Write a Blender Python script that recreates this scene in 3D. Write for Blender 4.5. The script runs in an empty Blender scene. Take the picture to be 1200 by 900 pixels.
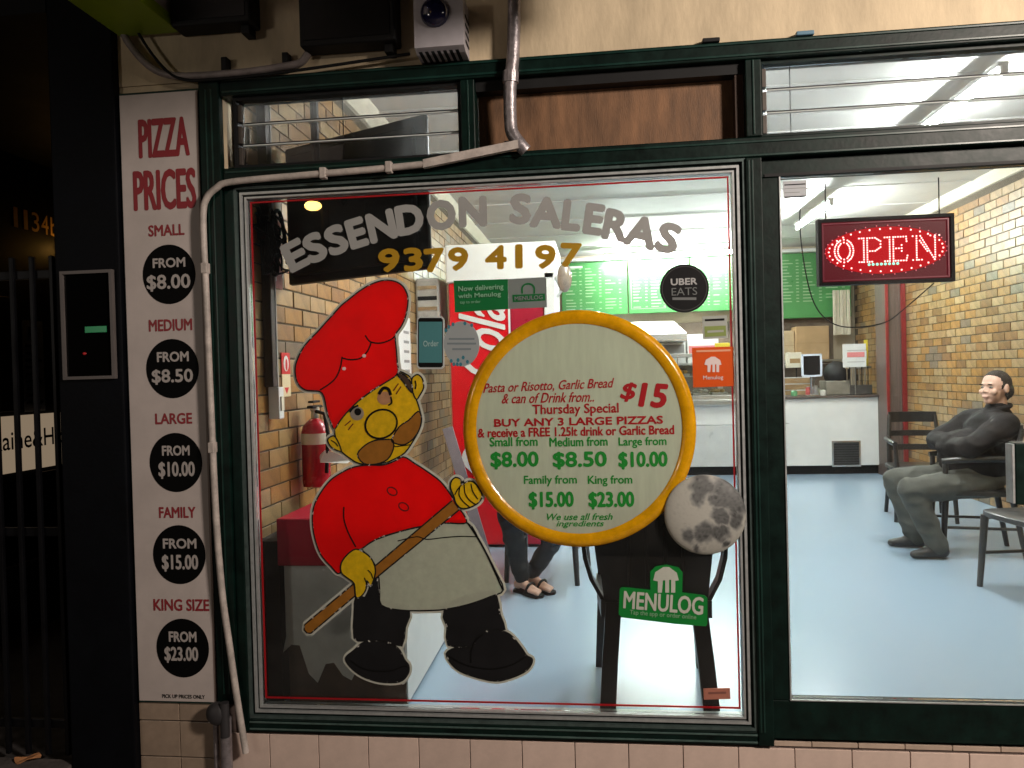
import bpy, bmesh, math, random
from mathutils import Vector, Matrix, noise as mnoise
random.seed(7)
R = math.radians
sc = bpy.context.scene
C = sc.collection

# ------------------------------------------------------------------ camera
EYE = Vector((0.0, -2.83, 1.55))
yaw, pitch, roll = -0.11381676, -0.0134286, -0.02650849
cyw, syw, cp, sp = math.cos(yaw), math.sin(yaw), math.cos(pitch), math.sin(pitch)
fw = Vector((syw*cp, cyw*cp, sp)); rt = Vector((cyw, -syw, 0)); up = rt.cross(fw)
cr, sr = math.cos(roll), math.sin(roll)
rt, up = cr*rt+sr*up, -sr*rt+cr*up
cd = bpy.data.cameras.new('camera'); cam = bpy.data.objects.new('camera', cd); C.objects.link(cam)
cd.sensor_width = 36; cd.lens = 27; cd.clip_start = 0.05; cd.clip_end = 500
m = Matrix((rt, up, -fw)).transposed().to_4x4(); m.translation = EYE; cam.matrix_world = m
sc.camera = cam

# ------------------------------------------------------------------ night sky, street light and added fill
w = bpy.data.worlds.new('World'); sc.world = w; w.use_nodes = True
nt = w.node_tree; bgn = nt.nodes['Background']
sky = nt.nodes.new('ShaderNodeTexSky'); sky.sky_type = 'NISHITA'; sky.sun_disc = False
sky.sun_elevation = R(-6); sky.sun_rotation = R(200)
nt.links.new(sky.outputs[0], bgn.inputs[0]); bgn.inputs[1].default_value = 0.08
ld = bpy.data.lights.new('street_light', 'AREA'); ld.shape = 'DISK'; ld.size = 0.6; ld.energy = 205; ld.color = (1.0, 0.87, 0.76)
lo = bpy.data.objects.new('street_light', ld); C.objects.link(lo); lo.location = (3.0, -2.9, 3.3)
lo.rotation_euler = (Vector((0.4, 0, 1.6))-lo.location).to_track_quat('-Z', 'Y').to_euler()
ld2 = bpy.data.lights.new('left_fill_light', 'AREA'); ld2.shape = 'DISK'; ld2.size = 0.6; ld2.energy = 22; ld2.color = (1.0, 0.90, 0.80)  # added fill lamp from the left, lifts the bench front behind the glass
lo2 = bpy.data.objects.new('left_fill_light', ld2); C.objects.link(lo2); lo2.location = (-4.6, -5.5, 2.4)
lo2.rotation_euler = (Vector((-.6, 0, 1.2))-lo2.location).to_track_quat('-Z', 'Y').to_euler()
sc.view_settings.view_transform = 'Standard'; sc.view_settings.look = 'None'
sc.view_settings.exposure = 0.0; sc.view_settings.gamma = 1.0
sc.render.engine = 'CYCLES'; sc.cycles.use_denoising = True
sc.cycles.max_bounces = 8; sc.cycles.transparent_max_bounces = 16
TUBE = 365.0

# ------------------------------------------------------------------ helpers
def F(px, py, y=0.0):
    """measured position on the photograph -> (x, z) on the wall plane at depth y"""
    v = rt*(px-600)/900 + up*(450-py)/900 + fw
    t = (y-EYE.y)/v.y
    return (EYE.x+v.x*t, EYE.z+v.z*t)

MATS = {}
def mat(name, col, rough=.5, metal=0, var=.12, scale=8, bump=0, bscale=60, spec=.5, emit=None, es=0, trans=0, stretch=None, coat=0, dirt=0, objvar=0):
    if name in MATS: return MATS[name]
    M = bpy.data.materials.new(name); M.use_nodes = True; n = M.node_tree; N = n.nodes; L = n.links
    b = N['Principled BSDF']; b.inputs['Roughness'].default_value = rough; b.inputs['Metallic'].default_value = metal
    b.inputs['Specular IOR Level'].default_value = spec; b.inputs['Coat Weight'].default_value = coat
    c4 = (*col, 1)
    b.inputs['Base Color'].default_value = c4
    tc = N.new('ShaderNodeTexCoord'); mp = N.new('ShaderNodeMapping'); L.new(tc.outputs['Object'], mp.inputs[0])
    if stretch: mp.inputs['Scale'].default_value = stretch
    if var or dirt:
        no = N.new('ShaderNodeTexNoise'); no.inputs['Scale'].default_value = scale; no.inputs['Detail'].default_value = 6
        no.inputs['Roughness'].default_value = .65
        L.new(mp.outputs[0], no.inputs['Vector'])
        cr_ = N.new('ShaderNodeValToRGB'); L.new(no.outputs['Fac'], cr_.inputs[0])
        cr_.color_ramp.elements[0].position = .3; cr_.color_ramp.elements[1].position = .7
        cr_.color_ramp.elements[0].color = (*[max(0, c*(1-var-dirt)) for c in col], 1)
        cr_.color_ramp.elements[1].color = (*[min(1, c*(1+var)) for c in col], 1)
        out = cr_.outputs[0]
        if objvar:
            oi = N.new('ShaderNodeObjectInfo'); hs = N.new('ShaderNodeHueSaturation')
            mr = N.new('ShaderNodeMapRange'); L.new(oi.outputs['Random'], mr.inputs[0]); mr.inputs[3].default_value = 1-objvar; mr.inputs[4].default_value = 1+objvar
            L.new(mr.outputs[0], hs.inputs['Value']); L.new(out, hs.inputs['Color']); out = hs.outputs[0]
        L.new(out, b.inputs['Base Color'])
        rr = N.new('ShaderNodeMapRange'); L.new(no.outputs['Fac'], rr.inputs[0])
        rr.inputs[3].default_value = max(.02, rough-.1); rr.inputs[4].default_value = min(1, rough+.12); L.new(rr.outputs[0], b.inputs['Roughness'])
    else: out = None
    if bump:
        n2 = N.new('ShaderNodeTexNoise'); n2.inputs['Scale'].default_value = bscale; n2.inputs['Detail'].default_value = 5
        L.new(mp.outputs[0], n2.inputs['Vector'])
        bp = N.new('ShaderNodeBump'); bp.inputs['Strength'].default_value = bump; bp.inputs['Distance'].default_value = .01
        L.new(n2.outputs['Fac'], bp.inputs['Height']); L.new(bp.outputs[0], b.inputs['Normal'])
    if emit: b.inputs['Emission Color'].default_value = (*emit, 1); b.inputs['Emission Strength'].default_value = es
    if trans:
        tl = N.new('ShaderNodeBsdfTranslucent'); tl.inputs[0].default_value = c4
        if out: L.new(out, tl.inputs[0])
        mx = N.new('ShaderNodeMixShader'); mx.inputs[0].default_value = trans
        L.new(b.outputs[0], mx.inputs[1]); L.new(tl.outputs[0], mx.inputs[2]); L.new(mx.outputs[0], N['Material Output'].inputs[0])
    MATS[name] = M; return M

def glass_mat(name, tint=(.96, .98, .97), haze=0.03, haze_scale=3, frost=False):
    M = bpy.data.materials.new(name); M.use_nodes = True; n = M.node_tree; N = n.nodes; L = n.links
    N.remove(N['Principled BSDF'])
    tr = N.new('ShaderNodeBsdfTransparent'); tr.inputs[0].default_value = (*tint, 1)
    gl = N.new('ShaderNodeBsdfGlossy'); gl.inputs['Roughness'].default_value = .01
    fr = N.new('ShaderNodeFresnel'); fr.inputs[0].default_value = 1.45
    mx = N.new('ShaderNodeMixShader'); L.new(fr.outputs[0], mx.inputs[0]); L.new(tr.outputs[0], mx.inputs[1]); L.new(gl.outputs[0], mx.inputs[2])
    df = N.new('ShaderNodeBsdfTranslucent' if frost else 'ShaderNodeBsdfDiffuse'); df.inputs[0].default_value = (.8, .8, .78, 1) if frost else (.7, .7, .68, 1)
    no = N.new('ShaderNodeTexNoise'); no.inputs['Scale'].default_value = haze_scale; no.inputs['Detail'].default_value = 8
    tc = N.new('ShaderNodeTexCoord'); mp = N.new('ShaderNodeMapping'); mp.inputs['Scale'].default_value = (2.2, 1, .35) if frost else (1, 1, 1); L.new(tc.outputs['Object'], mp.inputs[0]); L.new(mp.outputs[0], no.inputs['Vector'])
    mr = N.new('ShaderNodeMapRange'); mr.inputs[1].default_value = .4; mr.inputs[2].default_value = .75; mr.inputs[3].default_value = haze*(.7 if frost else .2); mr.inputs[4].default_value = haze*1.5
    L.new(no.outputs['Fac'], mr.inputs[0])
    m2 = N.new('ShaderNodeMixShader'); L.new(mr.outputs[0], m2.inputs[0]); L.new(mx.outputs[0], m2.inputs[1]); L.new(df.outputs[0], m2.inputs[2])
    L.new(m2.outputs[0], N['Material Output'].inputs[0]); MATS[name] = M; return M

ORG = {}
def org(o):
    return ORG.get(o.name, Vector((0, 0, 0))) if o else Vector((0, 0, 0))
def tag(o, label=None, cat=None, group=None, kind=None):
    if label: o['label'] = label
    if cat: o['category'] = cat
    if group: o['group'] = group
    if kind: o['kind'] = kind
    return o
def thing(name, label, cat, loc=(0, 0, 0), group=None):
    o = bpy.data.objects.new(name, None); C.objects.link(o); o.location = loc; o.empty_display_size = .05
    ORG[o.name] = Vector(loc); return tag(o, label, cat, group)

class MB:
    def __init__(s): s.v = []; s.f = []; s.mi = []; s.cur = 0
    def add(s, vs, fs):
        k = len(s.v); s.v += [Vector(a) for a in vs]; s.f += [tuple(i+k for i in f) for f in fs]; s.mi += [s.cur]*len(fs); return s
    def box(s, x0, x1, y0, y1, z0, z1, M=None, b=0):
        if b:
            bm = bmesh.new(); bmesh.ops.create_cube(bm, size=1)
            for v in bm.verts: v.co = Vector(((x0+x1)/2+v.co.x*(x1-x0), (y0+y1)/2+v.co.y*(y1-y0), (z0+z1)/2+v.co.z*(z1-z0)))
            bmesh.ops.bevel(bm, geom=bm.edges[:], offset=b, segments=2, affect='EDGES', profile=.5)
            vs = [v.co.copy() for v in bm.verts]; fs = [tuple(v.index for v in f.verts) for f in bm.faces]; bm.free()
        else:
            vs = [Vector(p) for p in ((x0,y0,z0),(x1,y0,z0),(x1,y1,z0),(x0,y1,z0),(x0,y0,z1),(x1,y0,z1),(x1,y1,z1),(x0,y1,z1))]
            fs = [(0,3,2,1),(4,5,6,7),(0,1,5,4),(1,2,6,5),(2,3,7,6),(3,0,4,7)]
        if M: vs = [M @ v for v in vs]
        return s.add(vs, fs)
    def loft(s, rings, cap=True):
        n = len(rings[0]); vs = [p for r in rings for p in r]; fs = []
        for i in range(len(rings)-1):
            for j in range(n): fs.append((i*n+j, i*n+(j+1) % n, (i+1)*n+(j+1) % n, (i+1)*n+j))
        if cap: fs.append(tuple(range(n-1, -1, -1))); fs.append(tuple((len(rings)-1)*n+j for j in range(n)))
        return s.add(vs, fs)
    def tube(s, pts, r, n=10, rx=None):
        pts = [Vector(p) for p in pts]; rings = []; ref = None
        for i, p in enumerate(pts):
            t = (pts[min(i+1, len(pts)-1)]-pts[max(i-1, 0)]).normalized()
            if ref is None: ref = t.orthogonal().normalized()
            a = (ref - t*ref.dot(t)).normalized(); b_ = t.cross(a); ref = a
            rr = r[i] if isinstance(r, (list, tuple)) else r
            rings.append([p + a*math.cos(2*math.pi*k/n)*rr + b_*math.sin(2*math.pi*k/n)*rr for k in range(n)])
        return s.loft(rings)
    def lathe(s, prof, M=None, n=20):
        rings = [[Vector((r*math.cos(2*math.pi*k/n), r*math.sin(2*math.pi*k/n), z)) for k in range(n)] for r, z in prof]
        if M: rings = [[M @ p for p in r_] for r_ in rings]
        return s.loft(rings)
    def ell(s, c, rad, M=None, n=16, h=10):
        rings = []
        for i in range(1, h):
            a = math.pi*i/h
            ring = []
            for k in range(n):
                v = Vector((rad[0]*math.sin(a)*math.cos(2*math.pi*k/n), rad[1]*math.sin(a)*math.sin(2*math.pi*k/n), -rad[2]*math.cos(a)))
                if M: v = M @ v
                ring.append(v+Vector(c))
            rings.append(ring)
        lo_, hi_ = Vector((0,0,-rad[2])), Vector((0,0,rad[2]))
        if M: lo_, hi_ = M @ lo_, M @ hi_
        vs = [p for r_ in rings for p in r_]+[lo_+Vector(c), hi_+Vector(c)]; L_ = len(vs); m_ = len(rings); fs = []
        for i in range(m_-1):
            for j in range(n): fs.append((i*n+j, i*n+(j+1) % n, (i+1)*n+(j+1) % n, (i+1)*n+j))
        for j in range(n): fs.append((L_-2, (j+1) % n, j)); fs.append((L_-1, (m_-1)*n+j, (m_-1)*n+(j+1) % n))
        return s.add(vs, fs)
    def prism(s, pts, y0, y1):     # polygon of (x,z), thickness along y
        n = len(pts); a = sum(pts[i][0]*pts[(i+1) % n][1]-pts[(i+1) % n][0]*pts[i][1] for i in range(n))
        if a < 0: pts = pts[::-1]
        vs = [(p[0], y0, p[1]) for p in pts]+[(p[0], y1, p[1]) for p in pts]
        fs = [tuple(range(n)), tuple(range(2*n-1, n-1, -1))]+[(i, i+n, (i+1) % n+n, (i+1) % n) for i in range(n)]
        return s.add(vs, fs)
    def stroke(s, pts, wd, y0, y1, closed=False):   # ribbon of (x,z)
        P = [Vector(p) for p in pts]; n = len(P); l = []; r = []
        for i in range(n):
            a = P[(i-1) % n] if (closed or i > 0) else P[i]; b_ = P[(i+1) % n] if (closed or i < n-1) else P[i]
            t = (b_-a); t = t.normalized() if t.length > 1e-9 else Vector((1, 0)); q = Vector((-t.y, t.x))*wd/2
            l.append(P[i]+q); r.append(P[i]-q)
        m_ = n if closed else n-1
        vs = [(p.x, y0, p.y) for p in l]+[(p.x, y0, p.y) for p in r]+[(p.x, y1, p.y) for p in l]+[(p.x, y1, p.y) for p in r]
        fs = []
        for i in range(m_):
            j = (i+1) % n
            fs += [(i, n+i, n+j, j), (2*n+i, 2*n+j, 3*n+j, 3*n+i), (i, j, 2*n+j, 2*n+i), (n+i, 3*n+i, 3*n+j, n+j)]
        return s.add(vs, fs)
    def build(s, name, M_, parent=None, smooth=False, origin=None):
        me = bpy.data.meshes.new(name)
        o_ = org(parent) if origin is None else Vector(origin)
        me.from_pydata([tuple(v-o_) for v in s.v], [], s.f)
        ms = M_ if isinstance(M_, (list, tuple)) else [M_]
        for q in ms: me.materials.append(q)
        if len(ms) > 1: me.polygons.foreach_set('material_index', s.mi)
        bm = bmesh.new(); bm.from_mesh(me); bmesh.ops.recalc_face_normals(bm, faces=bm.faces); bm.to_mesh(me); bm.free()
        me.update()
        if smooth:
            me.polygons.foreach_set('use_smooth', [True]*len(me.polygons))
            try: me.set_sharp_from_angle(angle=R(40))
            except Exception: pass
        o = bpy.data.objects.new(name, me); C.objects.link(o)
        if parent: o.parent = parent; ORG[o.name] = org(parent)
        elif origin is not None: o.location = origin; ORG[o.name] = Vector(origin)
        return o
def struct(name, mb, M_, **k): return tag(mb.build(name, M_, **k), kind='structure')
def copy_tree(o, parent=None):
    c = o.copy(); C.objects.link(c); c.parent = parent
    for ch in o.children: copy_tree(ch, c)
    return c
def crom(pts, sub=5, closed=True):
    out = []; n = len(pts)
    for i in range(n if closed else n-1):
        g = (lambda k: pts[k % n]) if closed else (lambda k: pts[max(0, min(n-1, k))])
        p0, p1, p2, p3 = (Vector(g(i+d)) for d in (-1, 0, 1, 2))
        for k in range(sub):
            t = k/sub
            out.append(tuple(.5*((2*p1)+(p2-p0)*t+(2*p0-5*p1+4*p2-p3)*t*t+(3*p1-p0-3*p2+p3)*t*t*t)))
    if not closed: out.append(tuple(pts[-1]))
    return out
def W(pts, y=0.0): return [F(p[0], p[1], y) for p in pts]

def letters(name, s, M_, parent, cx, cz, wd, ht, y, bold=0, shear=0, rot=0, th=.001, axis='y'):
    """flat lettering fitted to a wd x ht box centred on (cx, cz); axis: 'y' on the shop front, 'x' on a side wall (cx runs along y)"""
    cu = bpy.data.curves.new(name, 'FONT'); cu.body = s; cu.size = 1; cu.shear = shear; cu.extrude = 0; cu.resolution_u = 3
    cu.align_x = 'CENTER'
    to = bpy.data.objects.new('tmp', cu); C.objects.link(to)
    dg = bpy.context.evaluated_depsgraph_get(); dg.update()
    me = bpy.data.meshes.new_from_object(to.evaluated_get(dg)); bpy.data.objects.remove(to); bpy.data.curves.remove(cu)
    xs = [v.co.x for v in me.vertices]; ys = [v.co.y for v in me.vertices]
    x0, x1, y0, y1 = min(xs), max(xs), min(ys), max(ys)
    if bold:
        k_ = 2*bold; wd = wd*(1-k_*.6/(x1-x0)*1.0) if wd else wd; ht = ht*(1-k_/(y1-y0)*.9)
    if wd is None: wd = ht*(x1-x0)/(y1-y0)
    o_ = org(parent); c, s_ = math.cos(R(rot)), math.sin(R(rot))
    for v in me.vertices:
        a = ((v.co.x-x0)/(x1-x0)-.5)*wd; b_ = ((v.co.y-y0)/(y1-y0)-.5)*ht
        X, Z = a*c-b_*s_, a*s_+b_*c
        v.co = (Vector((cx+X, y, cz+Z)) if axis == 'y' else Vector((y, cx+X, cz+Z)))-o_
    if bold:
        n0 = len(me.vertices); V0 = [v.co.copy() for v in me.vertices]; P0 = [tuple(p.vertices) for p in me.polygons]
        e = bold*ht/(y1-y0); vs = []; fs = []; dirs = [(0, 0)]+[(math.cos(2*math.pi*k/8), math.sin(2*math.pi*k/8)) for k in range(8)]
        for k, (u, v_) in enumerate(dirs):
            d = Vector((u*e, -.00004*k, v_*e)) if axis == 'y' else Vector((.00004*k, u*e, v_*e))
            vs += [c_+d for c_ in V0]; fs += [tuple(i_+k*n0 for i_ in p) for p in P0]
        bpy.data.meshes.remove(me); me = bpy.data.meshes.new(name); me.from_pydata([tuple(v) for v in vs], [], fs)
    me.materials.clear(); me.materials.append(M_); me.name = name
    o = bpy.data.objects.new(name, me); C.objects.link(o)
    if parent: o.parent = parent; ORG[o.name] = org(parent)
    return o
def T(name, s, x0, y0, x1, y1, M_, parent, y=-.006, **k):
    """lettering whose ink box was measured on the photograph"""
    a = F(x0, (y0+y1)/2, y); b_ = F(x1, (y0+y1)/2, y); c = F((x0+x1)/2, y0, y); d = F((x0+x1)/2, y1, y)
    return letters(name, s, M_, parent, (a[0]+b_[0])/2, (c[1]+d[1])/2, abs(b_[0]-a[0]), abs(c[1]-d[1]), y, **k)
def disc(mb, c, rx, rz, y0, y1, n=48): return mb.prism([(c[0]+rx*math.cos(2*math.pi*k/n), c[1]+rz*math.sin(2*math.pi*k/n)) for k in range(n)], y0, y1)
def ring(mb, c, rx, rz, wd, y0, y1, n=64): return mb.stroke([(c[0]+rx*math.cos(2*math.pi*k/n), c[1]+rz*math.sin(2*math.pi*k/n)) for k in range(n)], wd, y0, y1, True)

# ------------------------------------------------------------------ materials
green = mat('green_paint', (.0015, .0105, .0078), .42, var=.4, scale=14, bump=.05, bscale=60, dirt=.25, spec=.22)
greenl = mat('green_paint_edge', (.004, .026, .020), .35, var=.35, scale=14)
beige = mat('beige_render', (.67, .54, .36), .8, var=.1, scale=4, bump=.25, bscale=40, dirt=.28, stretch=(1, 1, .35))
black = mat('black_gloss', (.004, .004, .005), .35, var=.3, spec=.25)
blackm = mat('black_matt', (.007, .007, .0075), .6, var=.3, spec=.3)
navy = mat('black_painted_pier', (.002, .0025, .004), .55, var=.4, scale=6, bump=.1, spec=.12)
silver = mat('bare_aluminium', (.75, .76, .76), .22, 1, var=.08, scale=30)
steel = mat('stainless_steel', (.55, .54, .52), .3, 1, var=.12, scale=12, stretch=(1, 1, 8))
white = mat('white_paint', (.78, .78, .76), .5, var=.05)
offwhite = mat('cream_paint', (.72, .66, .52), .6, var=.07)
conduit = mat('pale_conduit', (.50, .44, .40), .5, var=.18, scale=20, dirt=.2)
pipe_m = mat('weathered_pipe', (.30, .27, .28), .4, .6, var=.35, scale=25, bump=.3, bscale=50)
mortar = mat('mortar', (.10, .08, .055), .9, var=.25, scale=40, bump=.4)
glass = glass_mat('window_glass', haze=.014, haze_scale=3.5)
louvre_glass = glass_mat('louvre_glass', tint=(.66, .67, .67), haze=.09, haze_scale=9, frost=True)
tile_m = mat('pink_glazed_tile', (.70, .54, .46), .35, var=.06, scale=6, dirt=.14, objvar=.07, bump=.05)
tile_b = mat('brown_glazed_tile', (.36, .27, .20), .35, var=.12, scale=9, dirt=.18, objvar=.07)
grout = mat('tile_grout', (.10, .07, .06), .9, var=.3, scale=30)
bricks_m = [mat('brick_%s' % n, c, .32, var=.22, scale=11, dirt=.15, objvar=.11, bump=.05, bscale=30) for n, c in
            (('straw', (.35, .225, .10)), ('amber', (.34, .18, .055)), ('buff', (.36, .245, .12)), ('toffee', (.24, .13, .05)), ('ash', (.19, .145, .095)))]
cream_dec = mat('decal_off_white', (.66, .66, .58), .5, var=.06, scale=30, trans=.35)
blk_dec = mat('decal_black', (.004, .004, .004), .5, var=0, spec=.2)
blk2_dec = mat('decal_soft_black', (.010, .010, .011), .5, var=.2, spec=.2)
def worn(name, c0, c1, thr, scale, trans=.2):
    M = mat(name, c0, .5, var=.1, scale=scale, trans=trans); cr_ = [n for n in M.node_tree.nodes if n.type == 'VALTORGB'][0]; e = cr_.color_ramp.elements
    e[0].position = 0; e[0].color = (*c0, 1); e[1].position = thr+.03; e[1].color = (*c1, 1); k = e.new(thr); k.color = (*c0, 1); return M
outline_dec = worn('decal_worn_outline', (.004, .004, .004), (.62, .60, .55), .60, 55)
red_dec = mat('decal_red', (.95, .002, .003), .45, var=.08, scale=5, trans=.5)
yel_dec = mat('decal_yellow', (.82, .56, .008), .4, var=.14, scale=40, trans=.35)
brn_dec = mat('decal_brown', (.42, .17, .02), .45, var=.14, scale=30, trans=.35)
apr_dec = mat('decal_apron', (.54, .57, .46), .5, var=.08, scale=30, trans=.4)
crust = mat('board_rim_amber', (.85, .42, .004), .22, var=.2, scale=20, trans=.3, coat=.5, bump=.3, bscale=25)
board_m = mat('board_face', (.60, .65, .52), .45, var=.07, scale=9, trans=.42, stretch=(4, 1, .6))
rtxt = mat('lettering_dark_red', (.42, .004, .01), .5, var=0, trans=.2)
gtxt = mat('lettering_green', (.01, .28, .03), .5, var=0, trans=.2)
greytxt = mat('lettering_grey', (.30, .30, .29), .55, var=.06)
goldtxt = mat('lettering_gold', (.38, .21, .003), .5, var=.1)
wht_dec = mat('lettering_white', (.72, .72, .70), .5, var=0)
menu_g = mat('menu_board_green', (.07, .27, .08), .3, var=.1, scale=3)
menugreen = mat('sticker_green', (.006, .26, .04), .4, var=.05, trans=.25)
dkgreen = mat('sticker_dark_green', (.004, .14, .035), .4, var=.05)

# ================================================================== GROUND AND SHOP SHELL
LX, RX, BY, FZ, CZ = -1.40, 3.50, 8.20, 0.24, 3.20
struct('ground', MB().box(-30, 30, -40, 30, -.3, -.12), mat('asphalt', (.05, .05, .05), .85, var=.25, bump=.3))
struct('pavement', MB().box(-12, 12, -3.6, 0.0, -.3, 0.0), mat('pavement_concrete', (.16, .14, .13), .85, var=.25, scale=6, bump=.4))
vinyl = mat('blue_vinyl_floor', (.33, .44, .56), .25, var=0, bump=.012, bscale=5)
struct('floor', MB().box(LX, RX, .062, BY, -.1, FZ), vinyl)
ceilm = mat('ceiling_paint', (.84, .84, .80), .5, var=.04, scale=3, dirt=.05)
ceil = struct('ceiling', MB().box(LX-.2, RX+.2, .06, BY+.2, CZ, CZ+.1), ceilm)
for k in range(1, 9):
    MB().box(LX, RX, k*.92, k*.92+.03, CZ-.008, CZ-.0005).build('cover_strip', white, ceil)
MB().box(LX, RX, 0.06, BY, CZ+.0, CZ+.001)
cn = MB()
for xs in (LX, RX):
    sg = 1 if xs == LX else -1
    vs = [(xs, .06, CZ-.09), (xs+sg*.02, .06, CZ-.085), (xs+sg*.07, .06, CZ-.02), (xs+sg*.085, .06, CZ-.001), (xs, .06, CZ-.001)]
    ve = [(a, BY, c) for a, b_, c in vs]
    cn.loft([[Vector(p) for p in vs], [Vector(p) for p in ve]])
cn.build('cornice', offwhite, ceil)
struct('back_wall', MB().box(LX-.2, RX+.2, BY, BY+.15, -.1, CZ+.1), mat('back_wall_cream', (.55, .47, .34), .6, var=.1, scale=3))

def brick_wall(name, x, side, y0, y1, z0, z1, nmax, ynear, zvis):
    """wall at plane x; bricks proud towards the room; the nmax nearest visible are parts, the rest one part"""
    wl = struct(name, MB().box(x-.2 if side > 0 else x, x if side > 0 else x+.2, .062, BY, -.1, CZ+.1), mortar)
    L_, H_, j = .205, .078, .008
    meshes = []
    for k, bmx in enumerate(bricks_m*2):
        a, b_ = .0045+.0015*(k % 3), .0
        mb = MB(); mb.box(-.001, a, -(L_-j)/2, (L_-j)/2, -(H_-j)/2, (H_-j)/2, b=.0018)
        ob = mb.build('brick', bmx); me = ob.data; bpy.data.objects.remove(ob); meshes.append(me)
    cells = []
    nz = int((z1-z0)/H_)
    for r_ in range(nz):
        z = z0+(r_+.5)*H_
        k = 0
        y = y0+(L_/2 if r_ % 2 else 0)
        while y+L_ < y1:
            cells.append((y+L_/2, z)); y += L_
    vis = [c for c in cells if zvis(c)]
    vis.sort(key=lambda c: c[0]); pick = set(vis[:nmax]); rest = MB()
    for c in cells:
        k = random.choices(range(10), [5, 7, 4, 4, 1, 5, 7, 4, 4, 1])[0]
        if c in pick:
            o = bpy.data.objects.new('brick', meshes[k]); C.objects.link(o); o.parent = wl
            o.location = (x, c[0]+random.uniform(-.0015, .0015), c[1]); o.rotation_euler = (0, 0, 0 if side > 0 else math.pi)
        else:
            rest.cur = k % 5; a = .0045+.0015*(k % 3)
            rest.box(x-.001 if side > 0 else x-a, x+a if side > 0 else x+.001, c[0]-(L_-j)/2, c[0]+(L_-j)/2, c[1]-(H_-j)/2, c[1]+(H_-j)/2)
    tag(rest.build('small_bricks', bricks_m, wl), kind='stuff')
    return wl
brick_wall('wall_left', LX, 1, .07, BY-.02, FZ, CZ-.1, 298, 0, lambda c: c[0] < 4.6 and c[1] < 2.95 and (c[1] > 1.0 or c[0] < .5))
brick_wall('wall_right', RX, -1, .07, BY-.02, FZ, CZ-.1, 298, 3.2, lambda c: c[0] > 3.2 and c[1] > .9)

# ------------------------------------------------------------------ facade
fz = MB()
fz.box(-1.83, 5.0, -.015, .20, 2.705, 4.4)
fz.box(-1.83, -1.41, -.012, .20, .31, 2.703)
fz.box(1.78, 5.0, -.012, .20, .21, 2.703)
facade = struct('facade_wall', fz, beige)
base = struct('base_wall', MB().box(-1.83, 5.0, -.012, .20, -.05, .1895).box(-1.83, -1.415, -.0118, .06, .17, .309), grout)
# tiles (alike pieces share meshes)
def tiles(x0, n, wd, z0, z1, M_, y=-.012, jit=0):
    mb = MB(); mb.box(-wd/2+.0015, wd/2-.0015, -.008, .0, 0.0015, z1-z0-.0015, b=.0015); ob = mb.build('tile', M_); me = ob.data; bpy.data.objects.remove(ob)
    for k in range(n):
        o = bpy.data.objects.new('tile', me); C.objects.link(o); o.parent = base; o.location = (x0+(k+.5)*wd, y+random.uniform(-.0006, .0006), z0)
        o.rotation_euler = (random.uniform(-.004, .004), 0, random.uniform(-.004, .004))
tiles(-1.493, 28, .1955, -.01, .188, tile_m)
tiles(-1.83, 2, .168, .23, .306, tile_b); tiles(-1.83, 2, .168, .088, .228, tile_b); tiles(-1.83, 2, .168, -.054, .086, tile_b)
tiles(.56, 16, .158, .192, .2115, mat('sill_tile_cream', (.55, .42, .33), .4, var=.1, dirt=.2, objvar=.08), y=-.006)

# ------------------------------------------------------------------ window frame (one joined carcass of the whole shopfront)
sf = thing('shopfront_frame', 'dark green painted shopfront frame with mullions and transom bars holding the glass', 'window frame', (0, 0, .2))
def bar(x0, x1, z0, z1, y0=-.03, y1=.06, name='frame_bar', M_=green, b=.004):
    return MB().box(x0, x1, y0, y1, z0, z1, b=b).build(name, M_, sf)
bar(-1.41, 1.78, 2.635, 2.70, -.035, .07, 'head_bar')
bar(-1.41, 1.78, 2.29, 2.362, -.030, .06, 'transom_bar')
bar(-1.41, -1.372, .20, 2.289); bar(-1.4905, -1.4105, .31, 2.70, -.045, .02, 'side_post')
bar(.530, .585, .20, 2.2895, -.035, .062, 'mullion'); bar(.535, .59, 2.3625, 2.634, -.033, .062, 'mullion')
bar(-.483, -.430, 2.3625, 2.634, -.033, .06, 'mullion')
bar(-1.371, .529, .20, .250, -.030, .06, 'sill_bar')
bar(1.70, 1.78, .21, 2.289, -.035, .062, 'mullion'); bar(1.70, 1.78, 2.3625, 2.634, -.033, .062, 'mullion')
for xx, a, b_ in ((.540, .25, 2.28), (.552, .25, 2.28), (-1.462, .35, 2.66), (-1.44, .35, 2.66), (-.455, 2.37, 2.63), (.562, 2.37, 2.63)):
    yy = -.0375 if xx > 0 else (-.0478 if xx < -1 else -.0355)
    MB().box(xx-.003, xx+.003, yy, -.02, a, b_, b=.001).build('fluted_edge', greenl, sf)
for z, y_ in ((2.297, -.034), (2.345, -.034), (2.648, -.040), (2.69, -.040)):
    MB().box(-1.40, 1.75, y_, -.02, z-.004, z+.004, b=.0015).build('fluted_edge', greenl, sf)
for z in (.212, .238):
    MB().box(-1.37, .528, -.034, -.02, z-.003, z+.003, b=.001).build('fluted_edge', mat('worn_green_edge', (.06, .10, .09), .35, var=.3, scale=30), sf)

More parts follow.
